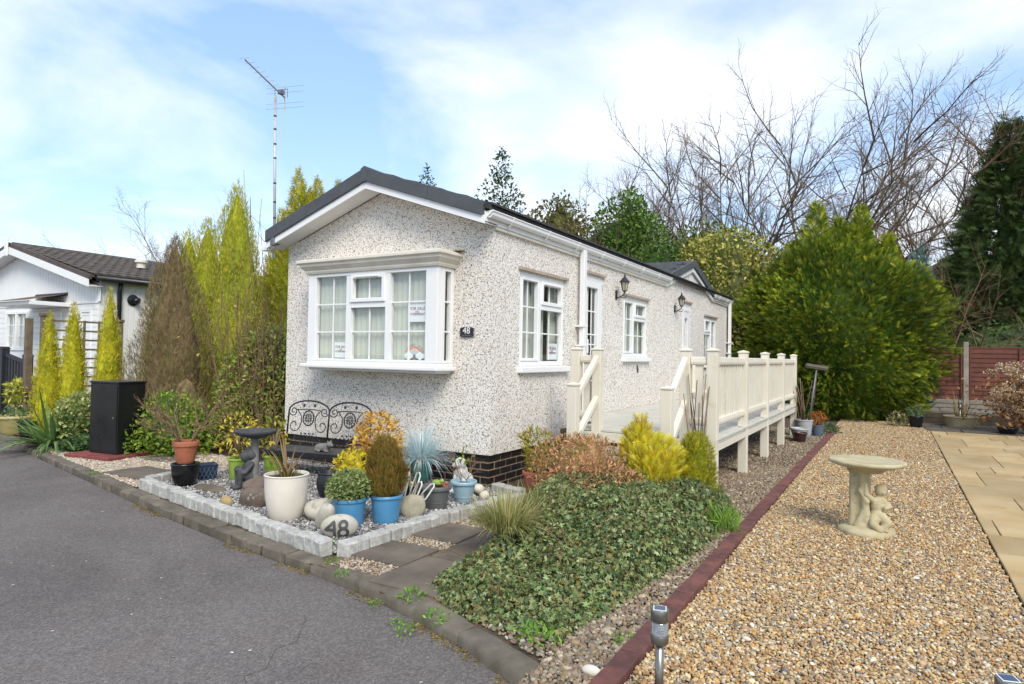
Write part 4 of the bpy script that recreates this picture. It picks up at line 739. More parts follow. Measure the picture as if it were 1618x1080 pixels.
pot('tall_black_vase', 'black ribbed vase lying behind the white pot', pm('ribbed_black', A(44, 46, 52), A(30, 32, 36), 40, .45), -1.0, -1.22, .07, .1, .25, (.02, .004), bulge=.03, soil=False, sides=24)
pot('cane_pot', 'clay pot of bamboo canes at the front corner of the decking', pm('clay', A(196, 150, 112), A(176, 128, 92), 7, .85, .2, 50), 1.90, .86, .092, .125, .24, (.05, .01)); pot('stone_urn', 'low cream stone urn with golden dome conifer beside the ivy', pm('cream_stone', A(214, 204, 182), A(196, 184, 158), 9, .9, .3, 60), 2.06, .12, .07, .155, .19, (.022, .016))
pot('enamel_bucket', 'pale grey enamel bucket of canes at the far decking corner', M_BUCKET, 2.17, 7.02, .11, .145, .31, (.02, .008), rings=(.55,)); pot('cream_bowl_pot', 'cream shallow pot nested over a brown one by the decking', M_BUCKET, 2.17, 6.36, .085, .14, .22, (.03, .01)); pot('brown_pot', 'dark brown pot nearest the red edging by the decking', M_BROWNP, 2.21, 6.14, .075, .1, .17, (.03, .01)); pot('small_blue_pot', 'small blue grey pot with orange heather beside the bucket', pm('blue_grey_glaze', A(110, 128, 146), None, 5, .4), 2.36, 7.32, .085, .105, .2, (.02, .008))
pot('stone_trough', 'wide round stone planter with dry grass before the red fence', M_STONEP, 4.76, 10.98, .255, .30, .25, (.03, .015)); pot('black_pot', 'small black pot with a green plant beside the big conifer', M_BLKP, 3.95, 10.3, .105, .13, .25, (.02, .005)); pot('black_dish', 'low black bowl on the paving under the dried hydrangea', M_BLKP, 5.42, 9.86, .11, .17, .15, (.02, .006))
pot('yellow_bowl', 'cream yellow bowl planter far left beside the road', M_YPOT, -8.35, -.80, .16, .26, .3, (.04, .02)); pot('cream_pot', 'cream pot with a yellow leaved shrub far left', M_YPOT, -8.9, -.45, .15, .19, .42, (.03, .01)); pot('black_square_pot', 'black plastic square pot beside the strap leaved plant', M_BLKP, -7.75, -.86, .12, .16, .26, (.04, .01), sides=4); pot('white_tub', 'white tub with wire hoops behind the yellow bowl', M_BUCKET, -8.55, -.22, .14, .17, .36, (.02, .006))
# hoops
M_WHOOP = pm('white_hoop', (.76, .76, .72), A(214, 204, 184), 6, .5); M_RUST = pm('rusty_wire', A(206, 170, 140), A(170, 130, 100), 9, .7)
for i, (x, y, hh, ww, a) in enumerate(((-8.35, -.22, .62, .09, .3), (-8.15, -.05, .60, .1, 1.0), (-7.75, -.25, .78, .1, .2))):
    o = MB().tube([(-ww, 0, 0), (-ww, 0, hh-.1)]+[(ww*math.cos(R_(q)), 0, hh-.1+.1*math.sin(R_(q))) for q in range(180, -1, -20)]+[(ww, 0, 0)], .008, 6).build('wire_hoop', M_RUST, None, smooth=True); o.location = (x, y, 0); o.rotation_euler = (0, 0, a); tag(o, ['wire hoop leaning over the cream yellow bowl', 'low wire hoop behind the white tub', 'tall wire hoop nearest the golden conifers'][i], 'hoop')
hp = thing('hoop_bundle', 'bundle of white plastic garden hoops leaning by the flat stone', 'garden hoops', (-.09, -1.26, .02))
for i, (x, y, lx, ly, h, w_) in enumerate([(-.04, .02, .10, -.02, .3, .03), (.0, .05, .12, .02, .33, .04), (.04, .0, .16, .0, .27, .035), (-.1, .05, .06, .08, .31, .03), (.05, .06, .2, .05, .24, .03)]):
    MB().tube([(x, y, 0), (x+lx*.6, y+ly*.6, h*.7), (x+lx*.9, y+ly, h*.97), (x+lx+w_*.4, y+ly, h), (x+lx+w_, y+ly-.02, h*.93), (x+lx*.7+w_, y+ly*.6-.03, h*.5), (x+.02+w_, y-.04, .0)], .007, 7).build('hoop', M_WHOOP, hp, smooth=True)
# ================================================================== stones
M_ROCK = pm('river_stone', A(216, 210, 194,.74), A(186, 180, 162,.72), 7, .85, .3, 40, rnd=.08, speck=(A(120, 116, 98), 8, .5)); M_ROCKB = pm('brown_rock', A(148, 128, 112), A(110, 96, 84), 5, .95, .7, 22, speck=(A(214, 208, 200), 7, .8)); M_ROCKY = pm('yellow_stone', A(214, 190, 132), A(186, 160, 104), 6, .9, .3, 30); M_ROCKW = pm('white_stone', A(232, 226, 212, .85), A(206, 196, 176, .85), 6, .85, .3, 30)
tag(stone('boulder', M_ROCKB, None, (-1.30, -1.80, .06), (.165, .115, .105), 5, (0, 0, .1), amp=.2, base=2.2, flat=.7, box_=.2), 'brown boulder with pale top left of the white pot', 'boulder')
tag(stone('boulder', M_ROCKB, None, (-1.60, -1.45, .08), (.20, .15, .10), 9, (0, 0, .6), amp=.14, flat=.8), 'pale topped boulder under the grey bird bath', 'boulder')
tag(stone('flat_slab_stone', M_FLAG, None, (-2.2, -1.62, .02), (.26, .1, .03), 6, (0, 0, -.1), amp=.1), 'flat brown stone lying in front of the lime pot', 'stone')
tag(stone('boulder', M_ROCK, None, (-.42, -1.84, .09), (.15, .11, .09), 15, (0, 0, .5), amp=.1), 'rounded grey boulder behind the leaning stone', 'boulder'); tag(stone('boulder', M_ROCK, None, (-.19, -2.03, .10), (.065, .06, .135), 16, (.35, .5, .3), amp=.1), 'long grey stone leaning beside the number 48 stone', 'boulder')
for i, (x, y, r_) in enumerate(((-1.62, -1.86, .045), (-1.52, -1.93, .05), (-1.48, -1.72, .04))): tag(stone('yellow_stone', M_ROCKY, None, (x, y, r_*.6), (r_*1.2, r_, r_*.8), 60+i, amp=.15), ['yellow stone left of the brown boulder, farthest from it', 'yellow stone left of the brown boulder, nearest the kerb', 'yellow stone tucked behind the brown boulder'][i], 'stone')
tag(stone('flat_round_stone', pm('speckled_stone', A(206, 198, 172), A(180, 172, 146), 20, .9, .3, 60, speck=(A(160, 150, 120), 30, .6)), None, (.10, -1.34, .095), (.108, .035, .10), 22, (-.22, 0, R_(38)), amp=.05), 'round flat speckled stone leaning beside the bright blue pot', 'stone')
n48 = thing('number_stone', 'pale rounded stone painted with number 48 at the bed corner', 'stone', (.035, -2.10, .085), R_(43)); sa, sb, sc_ = .135, .06, .092; ST = stone('stone', M_ROCK, n48, (0, 0, 0), (sa, sb, sc_), 3, n=4, amp=.03)
MPAINT = pm('grey_paint', A(74, 74, 76), A(96, 96, 96), 20, .7)
def stroke(pts, wd=.0105, par=n48):
    P = []
    for (a, b), (c, d) in zip(pts, pts[1:]):
        k = max(2, int(math.hypot(c-a, d-b)/.006)); P += [(a+(c-a)*i/k, b+(d-b)*i/k) for i in range(k)]
    P.append(pts[-1]); L = []; v = []
    for i, (u, z) in enumerate(P):
        a, b = P[max(i-1, 0)], P[min(i+1, len(P)-1)]; dx, dz = b[0]-a[0], b[1]-a[1]; l = math.hypot(dx, dz) or 1; nx, nz = -dz/l, dx/l
        for s in (1, -1):
            uu, zz_ = u+nx*wd*s, z+nz*wd*s; q = max(.02, 1-(uu/sa)**2-(zz_/sc_)**2); v.append((uu, -sb*math.sqrt(q)*1.035-.003, zz_))
    MB().add(v, [(2*i, 2*i+1, 2*i+3, 2*i+2) for i in range(len(P)-1)]).build('painted_digit', MPAINT, par)
stroke([(-.03, -.055), (-.036, .05), (-.096, -.005), (-.022, -.008)]); stroke([(.03+.026*math.cos(R_(a)), .027+.025*math.sin(R_(a))) for a in range(-60, 301, 20)]+[(.03+.032*math.cos(R_(a)), -.03+.03*math.sin(R_(a))) for a in range(100, -261, -20)])
tag(stone('pebble', M_ROCKY, None, (.06, -2.28, .03), (.05, .03, .025), 31, amp=.08), 'small cream pebble in front of the number 48 stone', 'pebble'); tag(stone('pebble', M_ROCKW, None, (2.43, -2.98, .02), (.045, .03, .022), 32, amp=.05), 'smooth pale pebble lying against the red brick edging', 'pebble')
rp = [(-.02, -.38, .05), (.06, -.35, .045), (.12, -.40, .05), (.04, -.46, .045), (.13, -.32, .04), (.18, -.40, .045), (.10, -.5, .04), (.0, -.5, .035)]
for i, (x, y, r_) in enumerate(rp): tag(stone('white_stone', M_ROCKW if i % 3 else M_ROCK, None, (x+.02, y, r_*.7+(.05 if i in (1, 2) else 0)), (r_*1.1, r_, r_*.85), 70+i, (0, 0, i), n=3, amp=.15), 'white stone in the small heap beside the pale blue pot', 'stone', 'heap of white stones')
# ================================================================== bird bath, dark grey
M_GREYS = pm('dark_grey_cast', A(98, 98, 100), A(74, 74, 78), 9, .7, .2, 40); M_GREYL = pm('grey_cast', A(160, 158, 152), A(120, 118, 114), 7, .85, .3, 40)
bb = thing('bird_bath', 'dark grey bird bath on a pale column beside the bench', 'bird bath', (-1.89, -1.36, .08)); MB().lathe([(.085, 0), (.09, .02), (.055, .04), (.046, .07), (.04, .3), (.036, .40), (.05, .43), (.03, .435)], 20).build('column', M_GREYL, bb, auto=50); MB().lathe([(.05, .425), (.12, .445), (.185, .475), (.197, .49), (.197, .505), (.185, .508), (.15, .488), (.06, .47), (.0, .468)], 40).build('bowl', M_GREYS, bb, auto=50); MB().lathe([(.04, .0), (.055, .03), (.05, .08), (.02, .1)], 14, (.1, .06, 0)).build('foot_knob', M_GREYS, bb, smooth=True)
# seated child statue
cs = thing('seated_statue', 'dark grey statue of a seated hooded child hugging its knees', 'statue', (-1.93, -1.40, 0.02), R_(-20)); cs.scale = (.88, .88, .95); smoothed('figure', M_GREYS, cs, [((0, .03, .10), (.085, .09, .10)), ((0, .02, .2), (.075, .07, .11)), ((-.01, -.02, .33), (.062, .066, .066)), ((-.005, .015, .345), (.075, .07, .068)), ((0, .05, .27), (.07, .05, .08)), ((-.012, -.083, .325), (.012, .012, .014)), ((-.05, -.13, .02), (.028, .05, .02)), ((.04, -.13, .02), (.028, .05, .02)), ((0, .04, .01), (.1, .1, .03))],
    [((-.05, .0, .1), (-.05, -.1, .2), .042, .036), ((.045, .0, .1), (.045, -.1, .2), .042, .036), ((-.05, -.1, .2), (-.05, -.1, .03), .034, .026), ((.045, -.1, .2), (.045, -.1, .03), .034, .026), ((-.075, .02, .25), (-.085, -.06, .17), .028, .024), ((-.085, -.06, .17), (-.02, -.13, .2), .024, .02), ((.075, .02, .25), (.085, -.06, .17), .028, .024), ((.085, -.06, .17), (.02, -.13, .2), .024, .02)], .008, 2)
smoothed('hair', M_GREYS, cs, [((-.005, .025, .37), (.073, .07, .055)), ((.05, .03, .34), (.03, .05, .05)), ((-.055, .03, .34), (.03, .05, .05))], [], .009, 1)
# white dog statue
M_WST = pm('white_painted_stone', (.76, .755, .73), A(206, 200, 186), 9, .75, .2, 50)
wd = thing('dog_statue', 'white seated dog statue at the corner of the brick plinth', 'statue', (-.08, -.36, .02), R_(-25)); smoothed('body', M_WST, wd, [((0, .03, .1), (.075, .09, .1)), ((0, -.01, .19), (.062, .06, .09)), ((0, -.03, .29), (.055, .058, .055)), ((0, -.085, .275), (.03, .04, .028)), ((-.052, -.02, .285), (.014, .028, .045)), ((.052, -.02, .285), (.014, .028, .045)), ((-.06, .04, .06), (.035, .06, .06)), ((.06, .04, .06), (.035, .06, .06)), ((-.035, -.1, .015), (.024, .035, .018)), ((.035, -.1, .015), (.024, .035, .018)), ((0, .02, .008), (.1, .12, .02))], [((-.035, -.05, .2), (-.035, -.08, .03), .028, .022), ((.035, -.05, .2), (.035, -.08, .03), .028, .022)], .008, 2)
smoothed('nose', M_BLACKM, wd, [((0, -.124, .284), (.01, .008, .008))], [], .003, 0)
# cat on the bench
ct = thing('cat_statue', 'grey stone cat lying on the bench seat', 'statue', (-1.78, -.56, .286), R_(5)); smoothed('body', M_GREYL, ct, [((-.02, 0, .045), (.10, .05, .048)), ((-.08, .01, .04), (.05, .048, .042)), ((.085, -.01, .085), (.034, .036, .034)), ((.12, -.012, .076), (.014, .018, .014)), ((.06, -.035, .015), (.04, .014, .014)), ((.03, .0, .06), (.06, .042, .04))], [((.078, -.032, .105), (.08, -.036, .135), .012, .004), ((.078, .014, .105), (.08, .018, .135), .012, .004), ((-.1, -.02, .02), (-.02, -.06, .012), .016, .012)], .006, 2)
# small ornaments in pots
so = smoothed('squirrel_ornament', pm('pinkish_glaze', A(206, 166, 158), A(170, 130, 126), 20, .5), None, [((0, 0, .02), (.03, .018, .02)), ((-.035, 0, .04), (.016, .014, .015)), ((.035, 0, .03), (.014, .012, .025))], [((-.03, -.008, .05), (-.03, -.01, .062), .006, .003)], .005, 1, loc=(-.165, -1.945, .205)); tag(so, 'small pinkish animal ornament in the front blue pot', 'ornament')
sn = smoothed('snail_shell', M_ROCKW, None, [((0, 0, .03), (.04, .032, .034)), ((-.035, 0, .022), (.025, .02, .02))], [], .006, 1, loc=(-.42, -1.74, .165)); tag(sn, 'white shell resting on the rounded boulder', 'shell')
gs = smoothed('frog_ornament', pm('green_glaze', A(150, 186, 70), A(190, 206, 110), 12, .4), None, [((0, 0, .03), (.06, .035, .028)), ((.05, 0, .05), (.025, .022, .02)), ((-.04, .02, .02), (.03, .02, .02))], [], .006, 1, loc=(.04, -.93, .19)); tag(gs, 'lime green ornament resting in the grey pot', 'ornament')
ro = smoothed('robin_ornament', pm('orange_glaze', A(206, 112, 82), None, 12, .5), None, [((0, 0, .025), (.028, .024, .024)), ((.015, -.01, .05), (.015, .014, .014))], [((-.02, .0, .03), (-.05, .01, .04), .01, .005)], .005, 1, loc=(.17, -.98, .19)); tag(ro, 'small orange ornament on the rim of the grey pot', 'ornament')
# ================================================================== stone bird bath with cherub
M_BATH = pm('weathered_cream_stone', A(228, 216, 178), A(206, 190, 146), 9, .9, .35, 45, speck=(A(170, 152, 108), 14, .5))
cb2 = thing('stone_bird_bath', 'cream stone bird bath with a cherub clasping the pedestal', 'bird bath', (3.36, .28, .02), R_(25))
MB().lathe([(.10, .47), (.135, .49), (.15, .505), (.2, .515), (.262, .535), (.274, .548), (.272, .562), (.262, .568), (.2, .556), (.1, .548), (.0, .546)], 56, wob=lambda a, z: 1+.008*math.sin(9*a)+.006*math.sin(23*a)).build('bowl', M_BATH, cb2, auto=55)
MB().lathe([(.195, -.02), (.2, .01), (.19, .03), (.15, .045), (.1, .06)], 40, sx=1.05, sy=.86, wob=lambda a, z: 1+.05*math.sin(3*a+1)+.025*math.sin(7*a)).build('base', M_BATH, cb2, auto=60)
smoothed('pedestal', M_BATH, cb2, [((-.02, .02, .48), (.12, .12, .025)), ((0, 0, .05), (.13, .11, .05))], [((-.035, .03, .04), (-.04, .03, .47), .085, .075), ((-.11, .0, .06), (-.1, .0, .44), .03, .022), ((-.02, -.06, .06), (-.06, -.055, .45), .034, .026), ((.03, .09, .06), (.0, .09, .44), .035, .028), ((-.09, -.04, .05), (-.04, -.065, .2), .03, .02), ((-.03, -.08, .25), (-.08, -.06, .34), .022, .016)], .009, 2)
smoothed('cherub', M_BATH, cb2, [((.085, -.045, .33), (.042, .044, .044)), ((.09, -.035, .348), (.046, .046, .036)), ((.055, -.05, .22), (.05, .048, .07)), ((.06, -.055, .15), (.06, .058, .05)), ((.085, -.085, .325), (.01, .012, .01)), ((.115, -.06, .33), (.012, .012, .012))], [((.07, -.075, .14), (.11, -.11, .095), .044, .036), ((.11, -.11, .095), (.06, -.12, .05), .034, .024), ((.03, -.07, .13), (.0, -.12, .085), .042, .034), ((.0, -.12, .085), (.04, -.14, .04), .03, .022), ((.09, -.06, .26), (.14, -.07, .22), .026, .022), ((.14, -.07, .22), (.09, -.11, .21), .022, .018), ((.02, -.06, .26), (-.04, -.08, .31), .026, .022), ((-.04, -.08, .31), (-.04, -.075, .39), .021, .016), ((.065, -.05, .26), (.08, -.047, .3), .024, .022), ((.06, -.12, .05), (.095, -.135, .04), .02, .014)], .0075, 2)
# ================================================================== solar lights
M_STEEL = pm('brushed_steel', A(186, 182, 174), A(160, 156, 148), 30, .3, metal=.95); M_SOLAR = pm('solar_cell', A(86, 110, 140), A(70, 92, 124), 5, .15); M_CLEAR = pm('ribbed_lens', A(206, 208, 208), A(176, 180, 182), 40, .12, metal=.5)
def solar(x, y, label, h=.4, rz=.3):
    s = thing('solar_light', label, 'garden light', (x, y, 0), rz, 'steel solar stake lights'); MB().lathe([(.0165, -.05), (.0165, h-.125)], 24).build('stake', M_STEEL, s, smooth=True); MB().lathe([(.02, h-.135), (.034, h-.13), (.035, h-.10), (.034, h-.098), (.02, h-.099)], 32).build('collar', M_STEEL, s, auto=40)
    MB().lathe([(.032, h-.097)]+[(.0315+.0012*(k % 2), h-.095+.003*k) for k in range(16)]+[(.03, h-.046)], 32).build('lens', M_CLEAR, s, auto=30); MB().lathe([(.0345, h-.046), (.035, h-.044), (.035, h-.004), (.033, h), (.001, h+.0003)], 36).build('head', M_STEEL, s, auto=40); MB().box(-.021, .021, -.021, .021, h, h+.0025).build('solar_cell', M_SOLAR, s, bev=.001); box('cell_rim', M_WHITE, s, -.0245, .0245, -.0245, .0245, h-.001, h+.0015)
solar(2.768, -3.11, 'steel solar light standing beside the red edging in the foreground'); solar(3.845, -3.06, 'steel solar light cut off at the bottom right corner'); solar(4.74, 10.82, 'small steel solar light in the round stone planter', .55)
# ================================================================== canes, broom
M_CANE = pm('bamboo_cane', A(176, 146, 110), A(140, 110, 80), 9, .7); M_CANEB = pm('brown_cane', A(122, 98, 88), A(96, 76, 68), 9, .7)
for i in range(10):
    a = rnd.uniform(0, 6.28); r_ = rnd.uniform(.02, .09); h = rnd.uniform(.62, 1.02); lx, ly = rnd.uniform(-.14, .1), rnd.uniform(-.06, .06); o = MB().tube([(0, 0, 0), (lx*.5, ly*.5, h*.5), (lx, ly, h)], [.0065, .006, .005], 6).build('bamboo_cane', M_CANEB if i % 3 else M_CANE, None, smooth=True); o.location = (1.90+r_*math.cos(a), .86+r_*math.sin(a), .2); tag(o, 'thin bamboo cane standing in the clay pot by the decking', 'cane', 'canes in the clay pot')
for i in range(12):
    a = rnd.uniform(0, 6.28); r_ = rnd.uniform(.02, .1); h = rnd.uniform(.5, .95); lx, ly = rnd.uniform(-.22, .2), rnd.uniform(-.1, .15); o = MB().tube([(0, 0, 0), (lx*.5+.02, ly*.5, h*.5), (lx, ly, h)], [.008, .0075, .006], 6).build('garden_cane', M_CANE if i % 2 else M_CANEB, None, smooth=True); o.location = (2.17+r_*math.cos(a), 7.02+r_*math.sin(a), .2); tag(o, 'garden cane standing in the enamel bucket', 'cane', 'canes in the enamel bucket')
br = thing('broom', 'old yard broom standing head up in the enamel bucket', 'broom', (2.24, 7.0, .2)); MB().tube([(0, 0, 0), (.12, .08, 1.0)], .014, 8).build('handle', M_GALV, br, smooth=True); mt = Matrix.Translation((.12, .08, 1.03)) @ Matrix.Rotation(R_(30.7), 4, 'Z') @ Matrix.Rotation(R_(8), 4, 'Y'); MB().box(-.2, .2, -.03, .03, -.02, .015, mt).build('head', M_SLEEPER, br, bev=.006); MB().box(-.19, .19, -.035, .035, .016, .06, mt).build('bristles', pm('bristle', A(150, 140, 130), A(110, 104, 98), 60, .95, .5, 200), br)
A_pale = A
def A(r, g, b, k=.86): return A_pale(r, g, b, k)      # foliage colours
# ================================================================== vegetation builders
def crown_pts(rg, n, H, prof, R, lump=.14, shell=.35, z0=0., seed=1, sx=1, sy=1, lf=3):
    t = rg.uniform(0, 1, n*4); keep = rg.uniform(0, 1, n*4)*1.05 < np.array([prof(a) for a in t])+.05; t = t[keep][:n]; n = len(t)
    th = rg.uniform(0, 2*np.pi, n); pr = np.array([prof(a) for a in t]); d = np.c_[np.cos(th), np.sin(th), np.zeros(n)]
    q = np.c_[np.cos(th)*pr, np.sin(th)*pr, t*H/max(R, .01)*.5]; lm = 1+vnoise(q, seed, 3, lf, lump); r = R*pr*lm*(1-shell*rg.uniform(0, 1, n)**1.6)
    pos = np.c_[r*np.cos(th)*sx, r*np.sin(th)*sy, z0+t*H+rg.normal(0, .012*H, n)]; e = .03
    sl = np.array([(prof(min(1, a+e))-prof(max(0, a-e)))/(2*e) for a in t])*R/H; nrm = unit(np.c_[np.cos(th), np.sin(th), np.clip(-sl, -1.2, 2.)]); return pos, nrm, t
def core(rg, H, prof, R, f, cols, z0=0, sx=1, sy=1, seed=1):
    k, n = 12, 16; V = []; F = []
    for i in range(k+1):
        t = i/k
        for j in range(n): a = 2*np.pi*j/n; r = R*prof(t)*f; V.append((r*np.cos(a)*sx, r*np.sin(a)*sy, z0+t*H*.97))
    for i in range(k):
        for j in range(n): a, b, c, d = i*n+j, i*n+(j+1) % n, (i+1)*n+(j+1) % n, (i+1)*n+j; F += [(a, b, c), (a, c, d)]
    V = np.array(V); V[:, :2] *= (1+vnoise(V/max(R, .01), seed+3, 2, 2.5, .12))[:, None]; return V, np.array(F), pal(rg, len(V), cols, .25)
flame = lambda t: (min(1, (t/.28))**.6*.3+.7 if t < .28 else 1)*max(0, 1-max(0, (t-.25)/.75)**2.3)**.75
spire = lambda t: (min(1, t/.25)**.6*.35+.65 if t < .25 else 1)*max(0, 1-max(0, (t-.2)/.8)**1.55)**.85
cone = lambda t: max(0, 1-t)**.75*min(1, .55+t*3)
dome = lambda t: math.sqrt(max(0, 1-(max(0, t-.25)/.75)**2))*min(1, .72+t*1.6)
ball = lambda t: math.sqrt(max(.0, 1-(2*t-1)**2))
def conifer(name, label, loc, H, R, prof, cols, n, L, Wd, out=.6, upw=.9, droop=0, tips=None, cat='conifer', group=None, seed=1, corecol=None, trunk=True, lump=.14, z0=.02, sx=1, sy=1, corf=.72, tmpl=T_FROND, m=None, shell=.3, jit=.18, lf=3, leaders=(), clump=.3):
    rg = np.random.RandomState(seed); o = thing(name, label, cat, loc, 0, group); parts = [core(rg, H, prof, R, corf, corecol or cols, z0, sx, sy, seed)] if corf else []
    pos, nr, t = crown_pts(rg, n, H, prof, R, lump, shell, z0, seed, sx, sy, lf); k = len(pos); d = unit(nr*out+np.array((0, 0, upw))+rg.normal(0, .32, (k, 3))); up = unit(nr+rg.normal(0, .5, (k, 3)))
    c = pal(rg, k, cols, jit); tp = pal(rg, k, tips, jit) if tips else None; l = L*rg.uniform(.65, 1.35, k)
    if tp is not None: tp = np.clip(tp*(1+clump*vnoise(pos, seed+20, 2, 4.5/max(R, .3)*1.6, 1))[:, None], .01, .8)
    parts.append(scatter(rg, tmpl, pos, d, up, l, l*Wd, c, tp, droop))
    for (lx, ly, h0, h1, rr) in leaders:
        kk = int(min(n, 16000)*.12); p2, n2, _ = crown_pts(rg, kk, h1-h0, lambda q: max(0, 1-q)**.8, rr, lump, .5, h0, seed+9); p2 += np.array((lx, ly, 0)); kk = len(p2); l2 = L*rg.uniform(.6, 1.2, kk); parts.append(scatter(rg, tmpl, p2, unit(n2*out*.8+np.array((0, 0, upw+.3))+rg.normal(0, .25, (kk, 3))), unit(n2+rg.normal(0, .5, (kk, 3))), l2, l2*Wd, pal(rg, kk, tips or cols, jit), None, droop))
    me = fol_mesh('crown', *merge(parts), m or M_CON); inst('crown', me, o)
    if trunk: MB().tube([(0, 0, -.03), (.01, 0, H*.3), (0, 0, H*.75)], [R*.12+.012, R*.09+.01, .008], 8).build('trunk', M_BARK, o, smooth=True)
    return o
def bush(name, label, loc, H, R, prof, cols, n, L, Wd, cat='shrub', group=None, seed=1, z0=0., sx=1, sy=1, tmpl=T_LEAF, shell=.5, lump=.2, stems=6, corf=0, out=.5, upw=.35, droop=.1, m=None, jit=.18, tips=None, stem_r=.008, lf=3, part='foliage', corecol=None):
    rg = np.random.RandomState(seed); o = thing(name, label, cat, loc, 0, group); parts = [core(rg, H, prof, R, corf, corecol or cols, z0, sx, sy, seed)] if corf else []
    pos, nr, t = crown_pts(rg, n, H, prof, R, lump, shell, z0, seed, sx, sy, lf); k = len(pos); d = unit(nr*out+np.array((0, 0, upw))+rg.normal(0, .6, (k, 3))); up = unit(nr*.6+np.array((0, 0, .7))+rg.normal(0, .45, (k, 3))); l = L*rg.uniform(.6, 1.35, k)
    parts.append(scatter(rg, tmpl, pos, d, up, l, l*Wd, pal(rg, k, cols, jit), pal(rg, k, tips, jit) if tips else None, droop)); inst(part, fol_mesh(part, *merge(parts), m or M_FOL), o)
    if stems:
        mb = MB()
        for i in range(stems): a = rg.uniform(0, 6.28); q = rg.uniform(.2, .75)*R; e = (q*sx*math.cos(a), q*sy*math.sin(a), z0+H*rg.uniform(.5, .85)); mb.tube([(e[0]*.1, e[1]*.1, min(0, z0)), (e[0]*.5, e[1]*.5, e[2]*.5), e], [stem_r*1.6, stem_r*1.2, stem_r*.5], 5)
        mb.build('stem', M_TWIG, o, smooth=True)
    return o
def blades(name, label, loc, n, L, Wd, cols, spread=.5, droop=.5, seed=1, cat='grass', group=None, base=.03, m=None, part='blade', single=False, upz=1., kind=None, z0=0):
    rg = np.random.RandomState(seed); a = rg.uniform(0, 6.28, n); s = rg.uniform(.15, 1, n)*spread; d = unit(np.c_[np.cos(a)*s, np.sin(a)*s, np.full(n, upz)]); pos = np.c_[np.cos(a), np.sin(a), np.zeros(n)]*base*rg.uniform(0, 1, n)[:, None]; pos[:, 2] = z0; l = L*rg.uniform(.55, 1.15, n)
    tv = []; ks = 6
    for i in range(ks): f = i/ks; w_ = .5*(1-f**2.2); tv += [(f, w_, 0), (f, -w_, 0)]
    tv.append((1, 0, 0)); tf = []
    for i in range(ks-1): k = 2*i; tf += [(k, k+1, k+3), (k, k+3, k+2)]
    tf.append((2*ks-2, 2*ks-1, 2*ks)); V, F, C = scatter(rg, (np.array(tv, float), np.array(tf)), pos, d, np.tile((0., 0, 1), (n, 1))+d*.01, l, np.full(n, Wd), pal(rg, n, cols), None, droop*s/spread*rg.uniform(.7, 1.2, n))
    if single:
        o = thing(name, label, cat, loc, 0, group); nv, nf = len(tv), len(tf)
        for i in range(n): inst(part, fol_mesh(part, V[i*nv:(i+1)*nv], F[i*nf:(i+1)*nf]-i*nv, C[i*nv:(i+1)*nv], m or M_FOL), o)
    else: o = tag(inst(name, fol_mesh(name, V, F, C, m or M_FOL), None, loc), label, cat, group, kind)
    return o
def grow(rg, mb, p, d, L, r, lev, spec, seg=4):
    """recursive bare branches"""
    n = seg if lev < 3 else 2; pts = [p.copy()]; q = p.copy(); dd = d.copy(); sp = spec[lev]
    for i in range(n):
        dd = (dd+Vector(rg.normal(0, sp['bend'], 3))+Vector((0, 0, sp['up']))).normalized(); q = q+dd*(L/n); pts.append(q.copy())
    mb.tube(pts, [r*(1-(1-sp.get('tap', .45))*i/n) for i in range(n+1)], sp['sides'], cap=False)
    if lev+1 < len(spec):
        nx = spec[lev+1]; k = nx['n']
        for i in range(k):
            f = nx['from']+(1-nx['from'])*(i+rg.uniform(0, 1))/k; j = min(n-1, int(f*n)); b = pts[j].lerp(pts[j+1], f*n-j); t = (pts[j+1]-pts[j]).normalized(); ax = t.orthogonal().normalized(); ax.rotate(Matrix.Rotation(rg.uniform(0, 6.28), 3, t)); an = nx['ang']*rg.uniform(.6, 1.3); nd = (t*math.cos(an)+ax*math.sin(an)).normalized()
            grow(rg, mb, b, nd, L*nx['len']*rg.uniform(.6, 1.2)*(1-.35*f), r*nx['rad']*(1-.35*f), lev+1, spec, seg)
def bare_tree(name, label, loc, trunkL, r, spec, seed, m=None, lean=(0, 0, 1), cat='tree', group=None, stems=1, spread=.5, hb=0):
    rg = np.random.RandomState(seed); o = thing(name, label, cat, loc, 0, group); tk = MB(); br_ = MB()
    if hb: tk.tube([(0, 0, -.05), (.05, .02, hb*.5), (0, 0, hb+.1)], [r*2.4, r*2, r*1.5], 12)
    for s in range(stems):
        a = 6.28*s/stems+rg.uniform(0, 1); d = Vector(lean)+Vector((math.cos(a), math.sin(a), 0))*((spread*(rg.uniform(.25, 1.1) if hb else 1)) if stems > 1 else 0); d.normalize(); sub = [dict(spec[0])]
        pts = [Vector((0, 0, hb-.05))]; q = pts[0].copy(); dd = d
        for i in range(6): dd = (dd+Vector(rg.normal(0, spec[0]['bend'], 3))+Vector((0, 0, spec[0]['up']))).normalized(); q = q+dd*trunkL/6; pts.append(q.copy())
        tk.tube(pts, [r*(1-.93*(i/6)**1.15) for i in range(7)], 10); nx = spec[1]
        for i in range(nx['n']):
            f = nx['from']+(1-nx['from'])*(i+rg.uniform(0, 1))/nx['n']; j = min(5, int(f*6)); b = pts[j].lerp(pts[j+1], f*6-j); t = (pts[j+1]-pts[j]).normalized(); ax = t.orthogonal().normalized(); ax.rotate(Matrix.Rotation(rg.uniform(0, 6.28), 3, t)); an = nx['ang']*rg.uniform(.5, 1.3); grow(rg, br_, b, (t*math.cos(an)+ax*math.sin(an)).normalized(), trunkL*nx['len']*rg.uniform(.7, 1.2), r*nx['rad'], 1, spec)
    tk.build('trunk', m or M_TWIG, o, smooth=True); br_.build('branches', m or M_TWIG, o, smooth=True); return o
